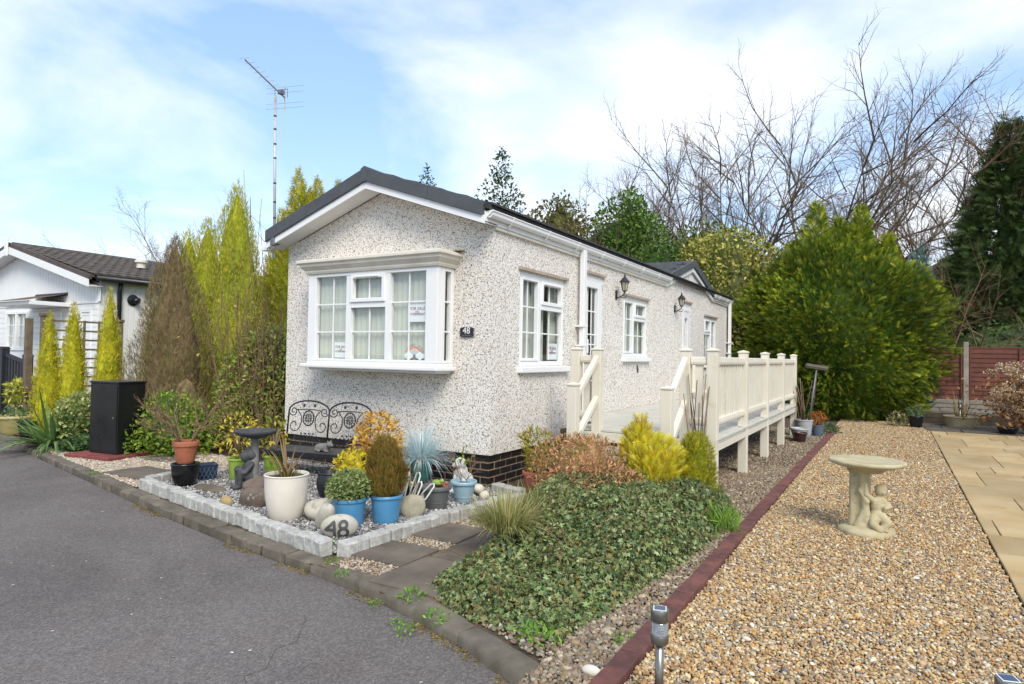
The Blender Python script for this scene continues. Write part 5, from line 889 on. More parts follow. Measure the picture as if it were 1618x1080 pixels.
# ---- palettes
GOLDC = [A(192, 184, 38,1), A(166, 168, 36,1), A(212, 198, 52,1), A(140, 154, 38,1)]; GOLDT = [A(216, 204, 66), A(226, 208, 80), A(196, 194, 54)]; YELG = [A(158, 168, 44,.92), A(134, 152, 44,.92), A(178, 180, 50,.92)]; DEAD = [A(140, 120, 88), A(116, 98, 72), A(158, 138, 102), A(128, 122, 74)]
LEY = [A(72, 102, 30,.7), A(52, 80, 28,.7), A(90, 116, 34,.7)]; LEYT = [A(172, 182, 46,.8), A(118, 144, 40,.8), A(204, 202, 60,.85), A(86, 118, 36,.8)]; BLUEC = [A(96, 122, 116), A(74, 100, 96), A(120, 144, 136)]; DARKC = [A(72, 96, 54,1), A(58, 80, 48,1), A(94, 114, 60,1)]
IVYG = [A(74, 104, 52), A(56, 86, 46), A(96, 124, 62), A(110, 136, 80), A(62, 90, 60)]; VARG = [A(206, 196, 96), A(176, 172, 72), A(120, 134, 52), A(226, 212, 120), A(96, 112, 44)]; BRG = [A(112, 146, 48), A(88, 126, 44), A(146, 170, 60), A(168, 176, 66)]
# ---- left cluster
conifer('golden_conifer', 'narrow golden conifer leftmost of the small row by the trellis', (-7.68, -.66, 0), 1.9, .215, spire, GOLDC, 4420, .05, .5, .45, 1.1, lump=.13, corf=.74, shell=.3, lf=7, clump=.35, tips=GOLDT, group='small golden conifers by the trellis', seed=2)
conifer('golden_conifer', 'narrow golden conifer second in the small row by the trellis', (-7.38, -.46, 0), 2.06, .235, spire, GOLDC, 4940, .05, .5, .45, 1.1, lump=.13, corf=.74, shell=.3, lf=7, clump=.35, tips=GOLDT, group='small golden conifers by the trellis', seed=3)
conifer('golden_conifer', 'narrow golden conifer behind the black utility cabinet', (-6.98, -.14, 0), 2.3, .235, spire, GOLDC, 4940, .05, .5, .45, 1.1, lump=.13, corf=.74, shell=.3, lf=7, clump=.35, tips=GOLDT, group='small golden conifers by the trellis', seed=4)
conifer('golden_conifer', 'greener narrow conifer half hidden by the brown conifer', (-6.75, .42, 0), 2.15, .22, spire, YELG, 3900, .05, .5, .45, 1.1, lump=.13, corf=.74, shell=.3, lf=7, clump=.35, group='small golden conifers by the trellis', seed=5)
conifer('brown_conifer', 'dead brown flame shaped conifer beside the green shrub', (-5.72, .12, 0), 3.05, .63, spire, DEAD, 16000, .08, .4, .35, 1.2, seed=6, m=M_DRY, tmpl=T_TWIG, lump=.13, corf=.62, shell=.35, lf=7, corecol=DEAD)
conifer('golden_tall_conifer', 'tall golden column conifer left of the aerial', (-6.9, 2.0, 0), 4.4, .54, flame, YELG, 15000, .07, .45, .35, 1.6, lump=.13, corf=.74, shell=.3, lf=7, clump=.35, tips=GOLDT, seed=7)
conifer('golden_twin_conifer', 'slim golden conifer leaning left of the tall column', (-8.35, 2.0, 0), 3.7, .45, flame, YELG, 9000, .07, .45, .35, 1.5, lump=.13, corf=.74, shell=.3, lf=7, clump=.35, tips=GOLDT, seed=8, group='slim golden conifer pair'); conifer('golden_twin_conifer', 'slim golden conifer close against the tall column', (-7.75, 2.0, 0), 3.86, .45, flame, YELG, 9000, .07, .45, .35, 1.5, lump=.13, corf=.74, shell=.3, lf=7, clump=.35, tips=GOLDT, seed=9, group='slim golden conifer pair')
conifer('golden_broad_conifer', 'broad golden conifer rising behind the left eave', (-7.0, 3.7, 0), 4.7, 1.5, cone, YELG, 17000, .17, .5, .7, .8, tmpl=T_TWIG, tips=[A(216, 200, 50), A(196, 186, 44), A(160, 166, 40)], seed=10, leaders=((-.25, 0, 3.2, 5.15, .42), (.45, -.1, 3.2, 4.85, .38), (.95, 0, 3.0, 4.75, .36), (-.75, 0, 2.6, 4.4, .4)))
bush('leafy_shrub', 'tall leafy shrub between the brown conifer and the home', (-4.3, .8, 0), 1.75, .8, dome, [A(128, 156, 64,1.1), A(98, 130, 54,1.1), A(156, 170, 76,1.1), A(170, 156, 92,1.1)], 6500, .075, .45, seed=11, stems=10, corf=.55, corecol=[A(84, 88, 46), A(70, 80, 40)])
rg = np.random.RandomState(77); ws = thing('whip_shrub', 'shrub of long bare whippy stems against the left corner', 'shrub', (-4.2, .35, 0)); mb = MB()
for i in range(80):
    a = rg.uniform(0, 6.28); s = rg.uniform(.05, .62); h = rg.uniform(1.6, 4.1) if i < 18 else rg.uniform(.9, 2.4); x, y = math.cos(a)*s*h*.6-.12*h*rg.uniform(), math.sin(a)*s*h*.3; bx, by = rg.uniform(-.5, .45), rg.uniform(-.25, .25); mb.tube([(bx, by, 0), (bx+x*.3, by+y*.3, h*.4), (bx+x*.7-.1*rg.uniform(), by+y*.7, h*.75), (bx+x-.15*rg.uniform(), by+y, h)], [.008, .006, .0045, .0025], 5, cap=False)
    for k in range(4): f = rg.uniform(.3, .9); e = Vector(rg.normal(0, .14, 3))+Vector((0, 0, .2)); b = Vector((bx+x*f, by+y*f, h*f)); mb.tube([b, b+e], [.004, .002], 4, cap=False)
mb.build('stem', M_TWIGB, ws, smooth=True); r3 = np.random.RandomState(5); pos = np.c_[r3.normal(0, .45, 500), r3.normal(0, .3, 500), r3.uniform(.3, 2.2, 500)]; inst('foliage', fol_mesh('foliage', *scatter(r3, T_LEAF, pos, unit(r3.normal(0, 1, (500, 3))), unit(r3.normal(0, .5, (500, 3))+(0, 0, 1)), .07, .03, pal(r3, 500, [A(150, 150, 70), A(116, 132, 60), A(176, 160, 60)])), M_FOL), ws)
bush('dry_undergrowth', 'tangle of dry brown stems and leaves at the left house corner', (-3.75, .25, 0), .95, .62, dome, [A(140, 120, 74), A(112, 96, 60), A(128, 128, 62), A(96, 110, 50)], 2600, .07, .2, seed=12, stems=26, stem_r=.005, tmpl=T_BLADE, sx=1.2, m=M_DRY)
bush('green_shrub', 'bright green rounded shrub right of the black cabinet', (-4.83, -.42, 0), .78, .62, dome, BRG, 5200, .058, .5, seed=13, corf=.6, stems=8, sx=1.15, corecol=[A(84, 112, 44)])
bush('brown_heather', 'small brown dead heather mound at the foot of the brown conifer', (-5.1, -.05, 0), 1.0, .32, dome, DEAD, 1600, .07, .25, seed=14, tmpl=T_TWIG, corf=.6, m=M_DRY)
blades('strap_plant', 'large strap leaved plant arching over the road edge', (-6.4, -1.12, .05), 130, .95, .048, [A(118, 150, 84), A(94, 128, 66), A(146, 170, 104), A(102, 136, 76)], 1.3, .6, 15, 'plant', base=.2, single=True, part='leaf', upz=.5)
bush('variegated_shrub', 'cream variegated shrub left of the black cabinet', (-6.28, -.86, 0), .72, .38, dome, [A(186, 188, 116), A(206, 204, 140), A(134, 152, 76), A(110, 134, 66)], 2000, .065, .55, seed=16, corf=.55, corecol=[A(110, 130, 66)])
bush('low_ivy', 'low ivy leaves spilling beside the strap leaved plant', (-5.8, -1.05, 0), .18, .35, dome, IVYG, 900, .06, 1, seed=17, tmpl=T_IVY, sy=.6, stems=0)
bush('pot_shrub', 'yellow green shrub in the cream pot far left', (-8.9, -.45, .36), .5, .26, ball, [A(196, 196, 70), A(150, 164, 60), A(216, 206, 96)], 500, .1, .4, seed=18); bush('pot_flowers', 'white flowered plant in the white tub far left', (-8.55, -.22, .34), .3, .18, ball, [A(230, 228, 214), A(120, 140, 80), A(150, 120, 90)], 260, .07, .5, seed=19); bush('bowl_plant', 'low green plant in the yellow bowl far left', (-8.35, -.8, .26), .16, .17, dome, [A(84, 112, 64), A(104, 130, 76)], 300, .05, .5, seed=20, stems=0)
bare_spec = [dict(bend=.06, up=.02, sides=6), dict(n=6, ang=.7, len=.7, rad=.6, bend=.12, up=.03, sides=5, **{'from': .2}), dict(n=6, ang=.8, len=.5, rad=.5, bend=.15, up=0, sides=4, **{'from': .15}), dict(n=4, ang=.8, len=.5, rad=.5, bend=.15, up=0, sides=3, **{'from': .2})]
bare_tree('pot_twigs', 'leafless twiggy shrub growing in the terracotta pot', (-2.55, -1.66, .42), .5, .011, bare_spec, 5, M_TWIGB, cat='shrub', stems=5, spread=.7)
for i in range(9):
    pass
# ---- bed plants
bush('spotted_laurel', 'yellow leaved plant in the lime pot behind the statue', (-2.46, -1.14, .24), .46, .22, ball, [A(240, 212, 80,1), A(222, 190, 60,1), A(186, 172, 66), A(244, 222, 110,1)], 240, .062, .34, seed=21, stems=7, stem_r=.005); bush('sparse_plant', 'sparse yellow sprig plant in the lime pot by the bench', (-2.42, -.7, .18), .42, .16, ball, [A(206, 186, 60), A(130, 140, 60)], 120, .08, .35, seed=22)
bush('round_hebe', 'round grey green hebe in the front blue pot', (-.135, -1.83, .2), .24, .175, ball, [A(142, 164, 92), A(120, 146, 78), A(166, 180, 108), A(150, 150, 96)], 2600, .03, .5, seed=23, corf=.7, corecol=[A(110, 120, 70)], stems=3, tmpl=T_LEAF)
conifer('bronze_conifer', 'bronze green upright conifer in the second blue pot', (.02, -1.6, .2), .46, .165, dome, [A(128, 118, 48), A(106, 104, 46), A(150, 110, 52), A(96, 84, 44)], 3600, .05, .35, .3, 1.2, tips=[A(166, 116, 60), A(150, 128, 56), A(130, 128, 58)], seed=24, corf=.75, lump=.2)
bush('orange_choisya', 'orange yellow leaved shrub right of the bench', (-.98, -.6, 0), .75, .24, lambda t: ball(t)*(1 if t > .3 else .5), [A(236, 190, 76), A(222, 164, 64), A(242, 208, 96), A(206, 146, 76)], 900, .075, .35, seed=25, stems=9, stem_r=.005)
bush('golden_euonymus', 'low bright yellow shrub in front of the bench end', (-.99, -.92, 0), .42, .19, dome, [A(226, 204, 40), A(200, 184, 36), A(236, 216, 80)], 1000, .045, .5, seed=26, corf=.6); bush('purple_heather', 'small purple brown heather dome among the yellow shrubs', (-1.03, -.8, .0), .46, .14, dome, [A(128, 108, 96), A(110, 92, 84), A(150, 128, 112)], 900, .035, .35, seed=27, corf=.7, tmpl=T_TWIG, m=M_DRY)
blades('blue_grass', 'fountain of pale blue grass in the teal pot', (-.55, -.42, .27), 760, .52, .006, [A(206, 230, 230,1.05), A(184, 214, 216,1.05), A(222, 238, 236,1.05), A(164, 198, 202,1.05)], 1.25, .7, 28, 'grass', base=.06, upz=.75)
blades('dried_plant', 'dried tan strap leaves in the large white pot', (-.71, -1.96, .34), 26, .42, .016, [A(206, 176, 130), A(176, 146, 104), A(150, 124, 88)], .9, .5, 29, 'plant', base=.04, m=M_DRY, single=True, part='leaf'); blades('pot_grass', 'short green grass on the soil of the white pot', (-.71, -1.96, .35), 120, .07, .005, [A(150, 150, 60), A(116, 130, 50), A(186, 170, 100)], .8, .3, 30, base=.14)
bare_tree('pot_sapling', 'thin leafless sapling in the pale blue pot', (.14, -.66, .18), .26, .006, bare_spec[:3], 8, M_TWIGB, cat='plant', stems=2, spread=.4); bush('sapling_leaves', 'few green leaves on the sapling above the white dog statue', (.13, -.64, .36), .14, .1, ball, [A(150, 160, 60), A(120, 140, 50)], 40, .04, .45, seed=31, stems=0)
bush('corner_shrub', 'yellow green upright shrub in the orange terracotta pot', (.49, .06, .2), .42, .16, lambda t: .5+.5*t if t < .8 else 1-(t-.8)*3, [A(166, 168, 50), A(130, 146, 46), A(190, 180, 70), A(176, 140, 70)], 420, .065, .3, seed=32, stems=8, stem_r=.004, upw=.9); blades('dry_grass', 'thin dry grass stems before the left stair post', (.72, .12, .0), 46, .85, .006, [A(176, 150, 110), A(150, 126, 88), A(130, 124, 80)], .5, .35, 33, base=.12, m=M_DRY)
blades('tall_seed_stems', 'two tall grassy stems behind the white hoops', (-.22, -.95, .0), 8, .75, .008, [A(150, 150, 110), A(170, 160, 120)], .14, .1, 34, base=.05)
# ---- ivy bed
IV = [(1.18, -2.5), (1.45, -2.72), (1.75, -2.8), (2.2, -2.78), (2.27, -2.2), (2.36, -1.2), (2.42, -.2), (2.3, .55), (1.75, .75), (.7, .3), (.62, -.35), (.98, -1.3), (1.12, -2.0)]
rg = np.random.RandomState(40); P = np.c_[rg.uniform(.5, 2.5, 60000), rg.uniform(-2.9, .9, 60000)]; P = P[inpoly(P, IV)]
def edge_dist(P, poly):
    d = np.full(len(P), 9.)
    for i in range(len(poly)):
        a, b = np.array(poly[i]), np.array(poly[(i+1) % len(poly)]); ab = b-a; t_ = np.clip(((P-a) @ ab)/(ab @ ab), 0, 1); d = np.minimum(d, np.linalg.norm(P-(a+t_[:, None]*ab), axis=1))
    return d
def ivyh(P): ed = edge_dist(P, IV); p3 = np.c_[P, np.zeros(len(P))]; return (1-np.exp(-ed*5.5))*(.27+vnoise(p3, 9, 3, 5, .15)+.06*np.clip((P[:, 1]+2.4)/2, 0, 1))
P = P[:30000]; h = ivyh(P); ed = edge_dist(P, IV); e = .03; gx_ = (ivyh(P+[e, 0])-ivyh(P-[e, 0]))/(2*e); gy_ = (ivyh(P+[0, e])-ivyh(P-[0, e]))/(2*e); nr = unit(np.c_[-gx_, -gy_, np.ones(len(P))]); pos = np.c_[P, h*(1-.45*rg.uniform(0, 1, len(P))**2)]
d = unit(nr*.15+rg.normal(0, .55, (len(P), 3))+np.array((0, 0, -.25))); up = unit(nr+rg.normal(0, .35, (len(P), 3))); l = np.clip(.0225*np.exp(rg.normal(0, .38, len(P))), .01, .042); IC = [A(118, 144, 84,1), A(92, 120, 68,1), A(140, 160, 100,1), A(176, 186, 134,1), A(84, 112, 80), A(160, 160, 100), A(150, 128, 78), A(126, 134, 74)]
parts = [scatter(rg, T_IVY, pos, d, up, l, l*1.05, pal(rg, len(P), IC, .2), None, .15)]
gx, gy = np.meshgrid(np.linspace(.55, 2.45, 50), np.linspace(-2.85, .8, 90)); gp = np.c_[gx.ravel(), gy.ravel()]; ins = inpoly(gp, IV); gh = np.where(ins, ivyh(gp)*.72-.03, -.05); F = []
for j in range(89):
    for i in range(49):
        a = j*50+i; q = (a, a+1, a+51, a+50)
        if all(ins[k] for k in q): F += [(q[0], q[1], q[2]), (q[0], q[2], q[3])]
parts.append((np.c_[gp, gh], np.array(F), pal(rg, len(gp), [A(74, 92, 52), A(84, 84, 50)], .2))); st_ = MB(); rq = np.random.RandomState(47)
for i in range(90):
    pq = P[rq.randint(0, len(P))]; hz_ = float(ivyh(pq[None])[0]); dq = rq.normal(0, 1, 2); dq /= np.linalg.norm(dq); lq = rq.uniform(.1, .3); st_.tube([(pq[0], pq[1], hz_*.8), (pq[0]+dq[0]*lq*.5, pq[1]+dq[1]*lq*.5, hz_+.03+rq.uniform(0, .05)), (pq[0]+dq[0]*lq, pq[1]+dq[1]*lq, max(.02, hz_-.02+rq.uniform(-.04, .06)))], [.003, .0025, .0015], 3, cap=False)
sv = np.array(st_.v); sf = np.array([q for f in st_.f for q in ((f[0], f[1], f[2]), (f[0], f[2], f[3]))]); parts.append((sv, sf, pal(rq, len(sv), [A(150, 110, 80), A(128, 96, 66)], .1)))
o = inst('ivy', fol_mesh('ivy', *merge(parts), M_FOL)); tag(o, 'mass of green ivy covering the bed beside the path', 'ivy', None, 'stuff')
blades('grass_clump', 'clump of long olive grass at the path side of the ivy', (1.27, -1.78, .2), 800, .32, .006, [A(176, 168, 104,1), A(140, 144, 80,1), A(200, 186, 130,1), A(116, 130, 70,1)], 1.0, .6, 41, base=.2, upz=.7)
blades('grass_clump', 'second olive grass tuft beside the flagstones behind the first', (1.25, -1.25, .2), 300, .26, .006, [A(150, 146, 84), A(120, 126, 66), A(176, 166, 108)], 1.0, .6, 42, base=.2, upz=.7)
NAN = [A(196, 152, 108,1), A(176, 130, 92,1), A(214, 172, 122,1), A(156, 148, 80,1), A(214, 150, 116,1), A(140, 132, 72,1)]
bush('bronze_nandina', 'bronze leaved shrub spreading above the ivy by the stairs', (1.12, -.2, .14), .52, .54, dome, NAN, 5200, .038, .36, seed=43, sx=1.0, sy=.7, stems=12, stem_r=.005, shell=.7, lump=.3, lf=5, corf=.45, corecol=NAN); bush('bronze_nandina', 'lower reddish bronze shrub hanging over the ivy front', (1.38, -.6, .18), .34, .4, dome, NAN+[A(206, 120, 106,1)], 2600, .036, .36, seed=44, stems=6, stem_r=.004, shell=.7, lump=.3, sy=.7)
GT = [A(250, 212, 60,1.1), A(246, 198, 46,1.1), A(252, 226, 100,1.1)]; GT0 = [A(224, 186, 40,1), A(200, 176, 40,1), A(170, 164, 40,1)]
conifer('golden_thuja', 'tall narrow golden thuja in the ivy bed before the stairs', (1.55, .1, .05), .72, .17, lambda t: flame(t*.95+.05), GT0, 1500, .085, .55, .6, .9, tips=GT, seed=45, lump=.3, cat='conifer'); conifer('golden_thuja', 'broad golden thuja in the ivy bed beside the stair post', (1.76, -.05, .05), .58, .25, dome, GT0, 2000, .09, .55, .7, .8, tips=GT, seed=46, lump=.35, lf=5)
conifer('dome_conifer', 'yellow green dome conifer in the cream stone urn', (2.05, .14, .14), .56, .17, dome, [A(150, 150, 34), A(176, 170, 40), A(122, 132, 36)], 3000, .042, .5, .6, .6, tips=[A(200, 190, 50), A(180, 176, 46)], seed=47, lump=.08); bush('urn_trailer', 'blue green trailing leaves around the stone urn', (2.02, .06, .12), .22, .22, dome, [A(116, 146, 130), A(90, 124, 100), A(140, 164, 140)], 700, .045, .45, seed=48, stems=0); bush('purple_shrub', 'small dark purple shrub behind the golden thujas', (1.62, .42, .1), .46, .16, ball, [A(92, 76, 74), A(116, 96, 92)], 600, .04, .4, seed=49)
bush('edge_grass', 'bright green weeds by the red edging at the end of the ivy', (2.38, -.35, 0), .16, .14, dome, [A(120, 160, 60), A(140, 176, 70)], 220, .12, .08, seed=50, tmpl=T_BLADE, stems=0, upw=1.2)
for i, (x, y, z, s_) in enumerate([(1.24, -2.72, 0, .1), (1.52, -2.88, 0, .09), (1.40, -2.98, -.05, .07), (2.12, -2.9, .05, .12), (.40, -2.52, 0, .06), (.62, -2.66, .0, .06), (.2, -2.33, .05, .05), (1.05, -2.82, -.04, .05), (2.42, -2.6, 0, .08), (-3.9, -1.85, 0, .06), (1.3, -2.93, -.05, .05), (-6.0, -1.35, 0, .08)]):
    bush('weed', 'small bright green weed '+['at the kerb by the ivy corner', 'between kerb and ivy front', 'in the road gutter below the ivy', 'under the front edge of the ivy', 'at the outer corner of the granite setts', 'on the kerb near the flagstones', 'in front of the number 48 stone', 'in the gutter by the path', 'beside the red edging near the solar light', 'on the kerb left of the flower bed', 'low in the gutter by the pebbles', 'on the kerb by the strap leaved plant'][i], (x, y, z), s_*.45, s_*.8, dome, [A(120, 166, 56), A(140, 180, 70), A(96, 140, 50)], 70, s_*.3, .42, seed=60+i, stems=0, cat='weed')
rg = np.random.RandomState(91); n = 1500; f = rg.uniform(-2.5, 2.1, n); yk = np.interp(f, kx, ky)-np.abs(rg.normal(0, .035, n))-.015; k_ = vnoise(np.c_[f, f*0, f*0], 4, 3, 5, 1) > -.1; pos = np.c_[f, yk, np.full(n, -.058)][k_]; n = len(pos)
tag(inst('gutter_moss', fol_mesh('gutter_moss', *scatter(rg, T_LEAF, pos, unit(rg.normal(0, 1, (n, 3))*[1, 1, .2]), np.tile((0., 0, 1), (n, 1)), .016, .012, pal(rg, n, [A(150, 122, 60), A(120, 116, 50), A(176, 140, 84), A(96, 100, 50)])), M_DRY)), 'moss and leaf litter along the road gutter', 'moss', None, 'stuff')
n = 90; pos = np.c_[rg.uniform(-5, 2, n), rg.uniform(-4.6, -2.2, n), np.full(n, -.056)]; pos = pos[pos[:, 1] < np.interp(pos[:, 0], kx, ky)-.1]; n = len(pos); tag(inst('litter_specks', fol_mesh('litter_specks', *scatter(rg, T_LEAF, pos, unit(rg.normal(0, 1, (n, 3))*[1, 1, .1]), np.tile((0., 0, 1), (n, 1)), .02, .013, pal(rg, n, [A(236, 230, 222), A(214, 196, 170), A(170, 150, 130)])), M_DRY)), 'pale petals and grit specks scattered on the asphalt', 'litter', None, 'stuff')
# ---- far end of the garden
conifer('big_conifer', 'huge bright green and gold conifer filling the garden corner', (2.3, 12.9, 0), 4.55, 2.35, lambda t: (min(1, .80+t*.8) if t < .25 else 1)*max(0, 1-(max(0, t-.32)/.68)**2.7)**.72, LEY, 27000, .21, .52, .95, .3, droop=.12, tips=LEYT, seed=51, lump=.27, lf=14, shell=.4, corf=.68, jit=.28, clump=.55, z0=-.05, leaders=((-.5, 0, 3.6, 5.5, .6), (.5, .2, 3.5, 5.3, .55), (.0, .4, 3.7, 5.1, .5), (1.1, .1, 3.0, 4.5, .6), (-1.1, .1, 3.0, 4.5, .6)))
conifer('blue_conifer', 'blue grey conifer half hidden behind the big golden conifer', (4.05, 13.0, 0), 4.1, .72, cone, BLUEC, 5000, .2, .45, .6, .5, tips=[A(130, 152, 142), A(110, 134, 126)], seed=52)
conifer('dark_conifer', 'tall dark green conifer behind the red fence', (6.4, 17.3, 0), 8.3, 2.0, lambda t: cone(t)*.9+.1*(1-t), DARKC, 11000, .42, .5, .9, .15, droop=.25, tips=[A(86, 104, 50), A(66, 86, 44)], seed=53, lump=.4, lf=3, shell=.7, corf=.35)
conifer('dark_conifer', 'second dark conifer at the right edge behind the fence', (9.2, 18.5, 0), 6.5, 2.0, cone, DARKC, 7000, .42, .5, .9, .15, droop=.25, seed=54, lump=.4, shell=.7, corf=.4)
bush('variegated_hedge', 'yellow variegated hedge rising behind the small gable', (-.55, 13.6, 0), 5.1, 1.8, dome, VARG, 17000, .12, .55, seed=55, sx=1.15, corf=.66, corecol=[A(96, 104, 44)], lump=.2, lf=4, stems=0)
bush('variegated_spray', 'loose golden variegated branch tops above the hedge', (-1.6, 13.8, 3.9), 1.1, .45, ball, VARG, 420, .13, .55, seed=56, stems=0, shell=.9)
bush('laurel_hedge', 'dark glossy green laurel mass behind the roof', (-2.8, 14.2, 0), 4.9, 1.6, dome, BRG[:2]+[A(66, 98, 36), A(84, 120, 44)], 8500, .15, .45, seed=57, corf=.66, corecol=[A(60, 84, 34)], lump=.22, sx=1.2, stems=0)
THK = lambda t: (1 if t < .5 else max(0, 1-((t-.5)/.5)**2)**.6)
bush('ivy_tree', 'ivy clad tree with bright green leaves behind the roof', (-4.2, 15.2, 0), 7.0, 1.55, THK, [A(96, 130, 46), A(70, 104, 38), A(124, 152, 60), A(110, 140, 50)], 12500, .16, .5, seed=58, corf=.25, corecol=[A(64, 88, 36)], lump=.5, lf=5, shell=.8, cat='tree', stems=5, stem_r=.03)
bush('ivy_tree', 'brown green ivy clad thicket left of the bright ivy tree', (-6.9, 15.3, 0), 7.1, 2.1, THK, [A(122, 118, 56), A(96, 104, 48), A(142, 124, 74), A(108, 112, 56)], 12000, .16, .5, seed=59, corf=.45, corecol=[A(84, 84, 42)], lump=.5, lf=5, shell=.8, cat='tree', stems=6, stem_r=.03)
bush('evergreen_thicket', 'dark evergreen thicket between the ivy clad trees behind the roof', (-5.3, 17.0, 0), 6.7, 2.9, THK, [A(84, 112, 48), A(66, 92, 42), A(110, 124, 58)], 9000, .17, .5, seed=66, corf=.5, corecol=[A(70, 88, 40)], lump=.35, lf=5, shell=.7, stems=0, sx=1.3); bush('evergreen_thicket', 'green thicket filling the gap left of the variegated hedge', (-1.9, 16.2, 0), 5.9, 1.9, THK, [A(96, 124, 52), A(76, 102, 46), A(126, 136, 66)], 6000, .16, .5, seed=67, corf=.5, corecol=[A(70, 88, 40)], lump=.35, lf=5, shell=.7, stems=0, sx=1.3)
bush('dry_bramble', 'pale brown bramble scrub over the roof edge before the thicket', (-5.9, 14.0, 0), 6.0, 1.9, THK, [A(150, 128, 92), A(126, 110, 74), A(120, 120, 66)], 3200, .17, .12, seed=68, corf=0, lump=.4, lf=4, shell=.9, stems=40, stem_r=.014, tmpl=T_BLADE, m=M_DRY, sx=1.2)
HOL = [A(62, 88, 54), A(84, 108, 66), A(48, 70, 46), A(110, 124, 70)]
bush('holly_tree', 'slender holly tree top showing above the roof ridge', (-9.0, 14.6, 0), 9.05, 1.15, lambda t: (1 if t < .7 else max(0, (1-t)/.3)**.9*.95+.05), HOL, 5500, .15, .5, seed=61, stems=4, stem_r=.03, lump=.4, lf=5, cat='tree', shell=.95, corf=0); bush('holly_tree', 'smaller holly top at the left of the roof ridge', (-12.5, 14.6, 0), 8.9, .9, lambda t: (1 if t < .75 else max(0, (1-t)/.25)**.9), HOL+[A(146, 150, 84)], 3600, .15, .5, seed=62, stems=3, stem_r=.03, lump=.4, lf=5, cat='tree', shell=.95)
bush('back_undergrowth', 'dark undergrowth filling the gap behind the red fence', (6.8, 15.6, 0), 2.6, 3.2, dome, DARKC+[A(96, 104, 56)], 7000, .13, .5, seed=63, corf=.8, sx=1.1, sy=.4, lump=.25, stems=0); bush('back_undergrowth', 'bramble thicket behind the big conifer and blue conifer', (1.2, 16.5, 0), 3.2, 4.2, dome, DARKC+[A(96, 104, 56), A(110, 96, 66)], 7000, .14, .5, seed=64, corf=.8, sx=1.1, sy=.4, lump=.25, stems=0)
F_ = lambda v: {'from': v}
BIG = [dict(bend=.05, up=.03, sides=8), dict(n=10, ang=1.15, len=1.5, rad=.40, bend=.12, up=.1, sides=6, tap=.1, **F_(.35)), dict(n=9, ang=.85, len=.5, rad=.42, bend=.15, up=.06, sides=5, tap=.15, **F_(.2)), dict(n=10, ang=.8, len=.48, rad=.42, bend=.14, up=.05, sides=3, tap=.4, **F_(.15)), dict(n=7, ang=.8, len=.45, rad=.55, bend=.14, up=.03, sides=3, tap=.5, **F_(.15))]
FAN = [dict(bend=.07, up=.045, sides=8), dict(n=9, ang=.62, len=.42, rad=.5, bend=.1, up=.05, sides=5, tap=.15, **F_(.15)), dict(n=8, ang=.7, len=.5, rad=.5, bend=.13, up=.05, sides=4, tap=.2, **F_(.15)), dict(n=7, ang=.75, len=.5, rad=.55, bend=.14, up=.03, sides=3, tap=.4, **F_(.15))]
GB = 'leafless trees behind the garden'
bare_tree('bare_tree', 'wide spreading leafless tree rising behind the golden conifer', (1.2, 20.5, 0), 7.1, .066, FAN, 5, cat='tree', group=GB, stems=11, spread=1.0, hb=2.9)
bare_tree('bare_tree', 'leafless tree with forked trunk above the variegated hedge', (-2.0, 20.2, 0), 6.3, .06, FAN, 15, cat='tree', group=GB, stems=9, spread=1.0, hb=2.8)
bare_tree('bare_tree', 'leafless brownish tree tangled before the dark conifer', (4.8, 18.8, 0), 5.7, .05, FAN, 23, M_TWIGB, cat='tree', group=GB, stems=9, spread=.9, hb=2.2)
bare_tree('bare_tree', 'leafless tree with fine twigs farthest right above the dark conifer', (7.8, 22, 0), 6.4, .058, FAN, 27, cat='tree', group=GB, stems=8, spread=.9, hb=2.6)
bare_tree('bare_tree', 'leafless tree with low arching limbs behind the ivy clad trees', (-5.0, 19.5, 0), 5.3, .05, FAN, 29, cat='tree', group=GB, stems=7, spread=.9, hb=2.8)
MID = [dict(BIG[0]), dict(BIG[1], n=7, len=1.2), dict(BIG[2], n=7), dict(BIG[3], n=6)]
bare_tree('bare_sapling', 'thin leafless sapling among the ivy clad trees', (-5.4, 15.6, 0), 3.5, .06, MID, 31, cat='tree', stems=3, spread=.22); bare_tree('bare_sapling', 'leafless arching shrub above the brown green thicket', (-7.4, 15.0, 0), 3.3, .06, MID, 32, M_TWIGB, cat='tree', stems=3, spread=.25); bare_tree('bare_sapling', 'leafless sapling right of the bright ivy tree', (-2.6, 17.5, 0), 3.8, .08, MID, 33, cat='tree', stems=2, spread=.25); bare_tree('bare_sapling', 'bare brown stems standing just behind the fence post', (4.9, 14.6, 0), 2.2, .05, MID, 34, M_TWIGB, cat='tree', stems=3, spread=.3)
bare_tree('far_bare_tree', 'distant leafless tree beyond the neighbouring roof by the brown conifer', (-29, 15, 0), 3.8, .13, BIG, 38, cat='tree', group='distant leafless trees'); bare_tree('far_bare_tree', 'distant leafless tree beyond the middle of the neighbouring roof', (-38, 16, 0), 3.3, .11, BIG, 36, cat='tree', group='distant leafless trees')
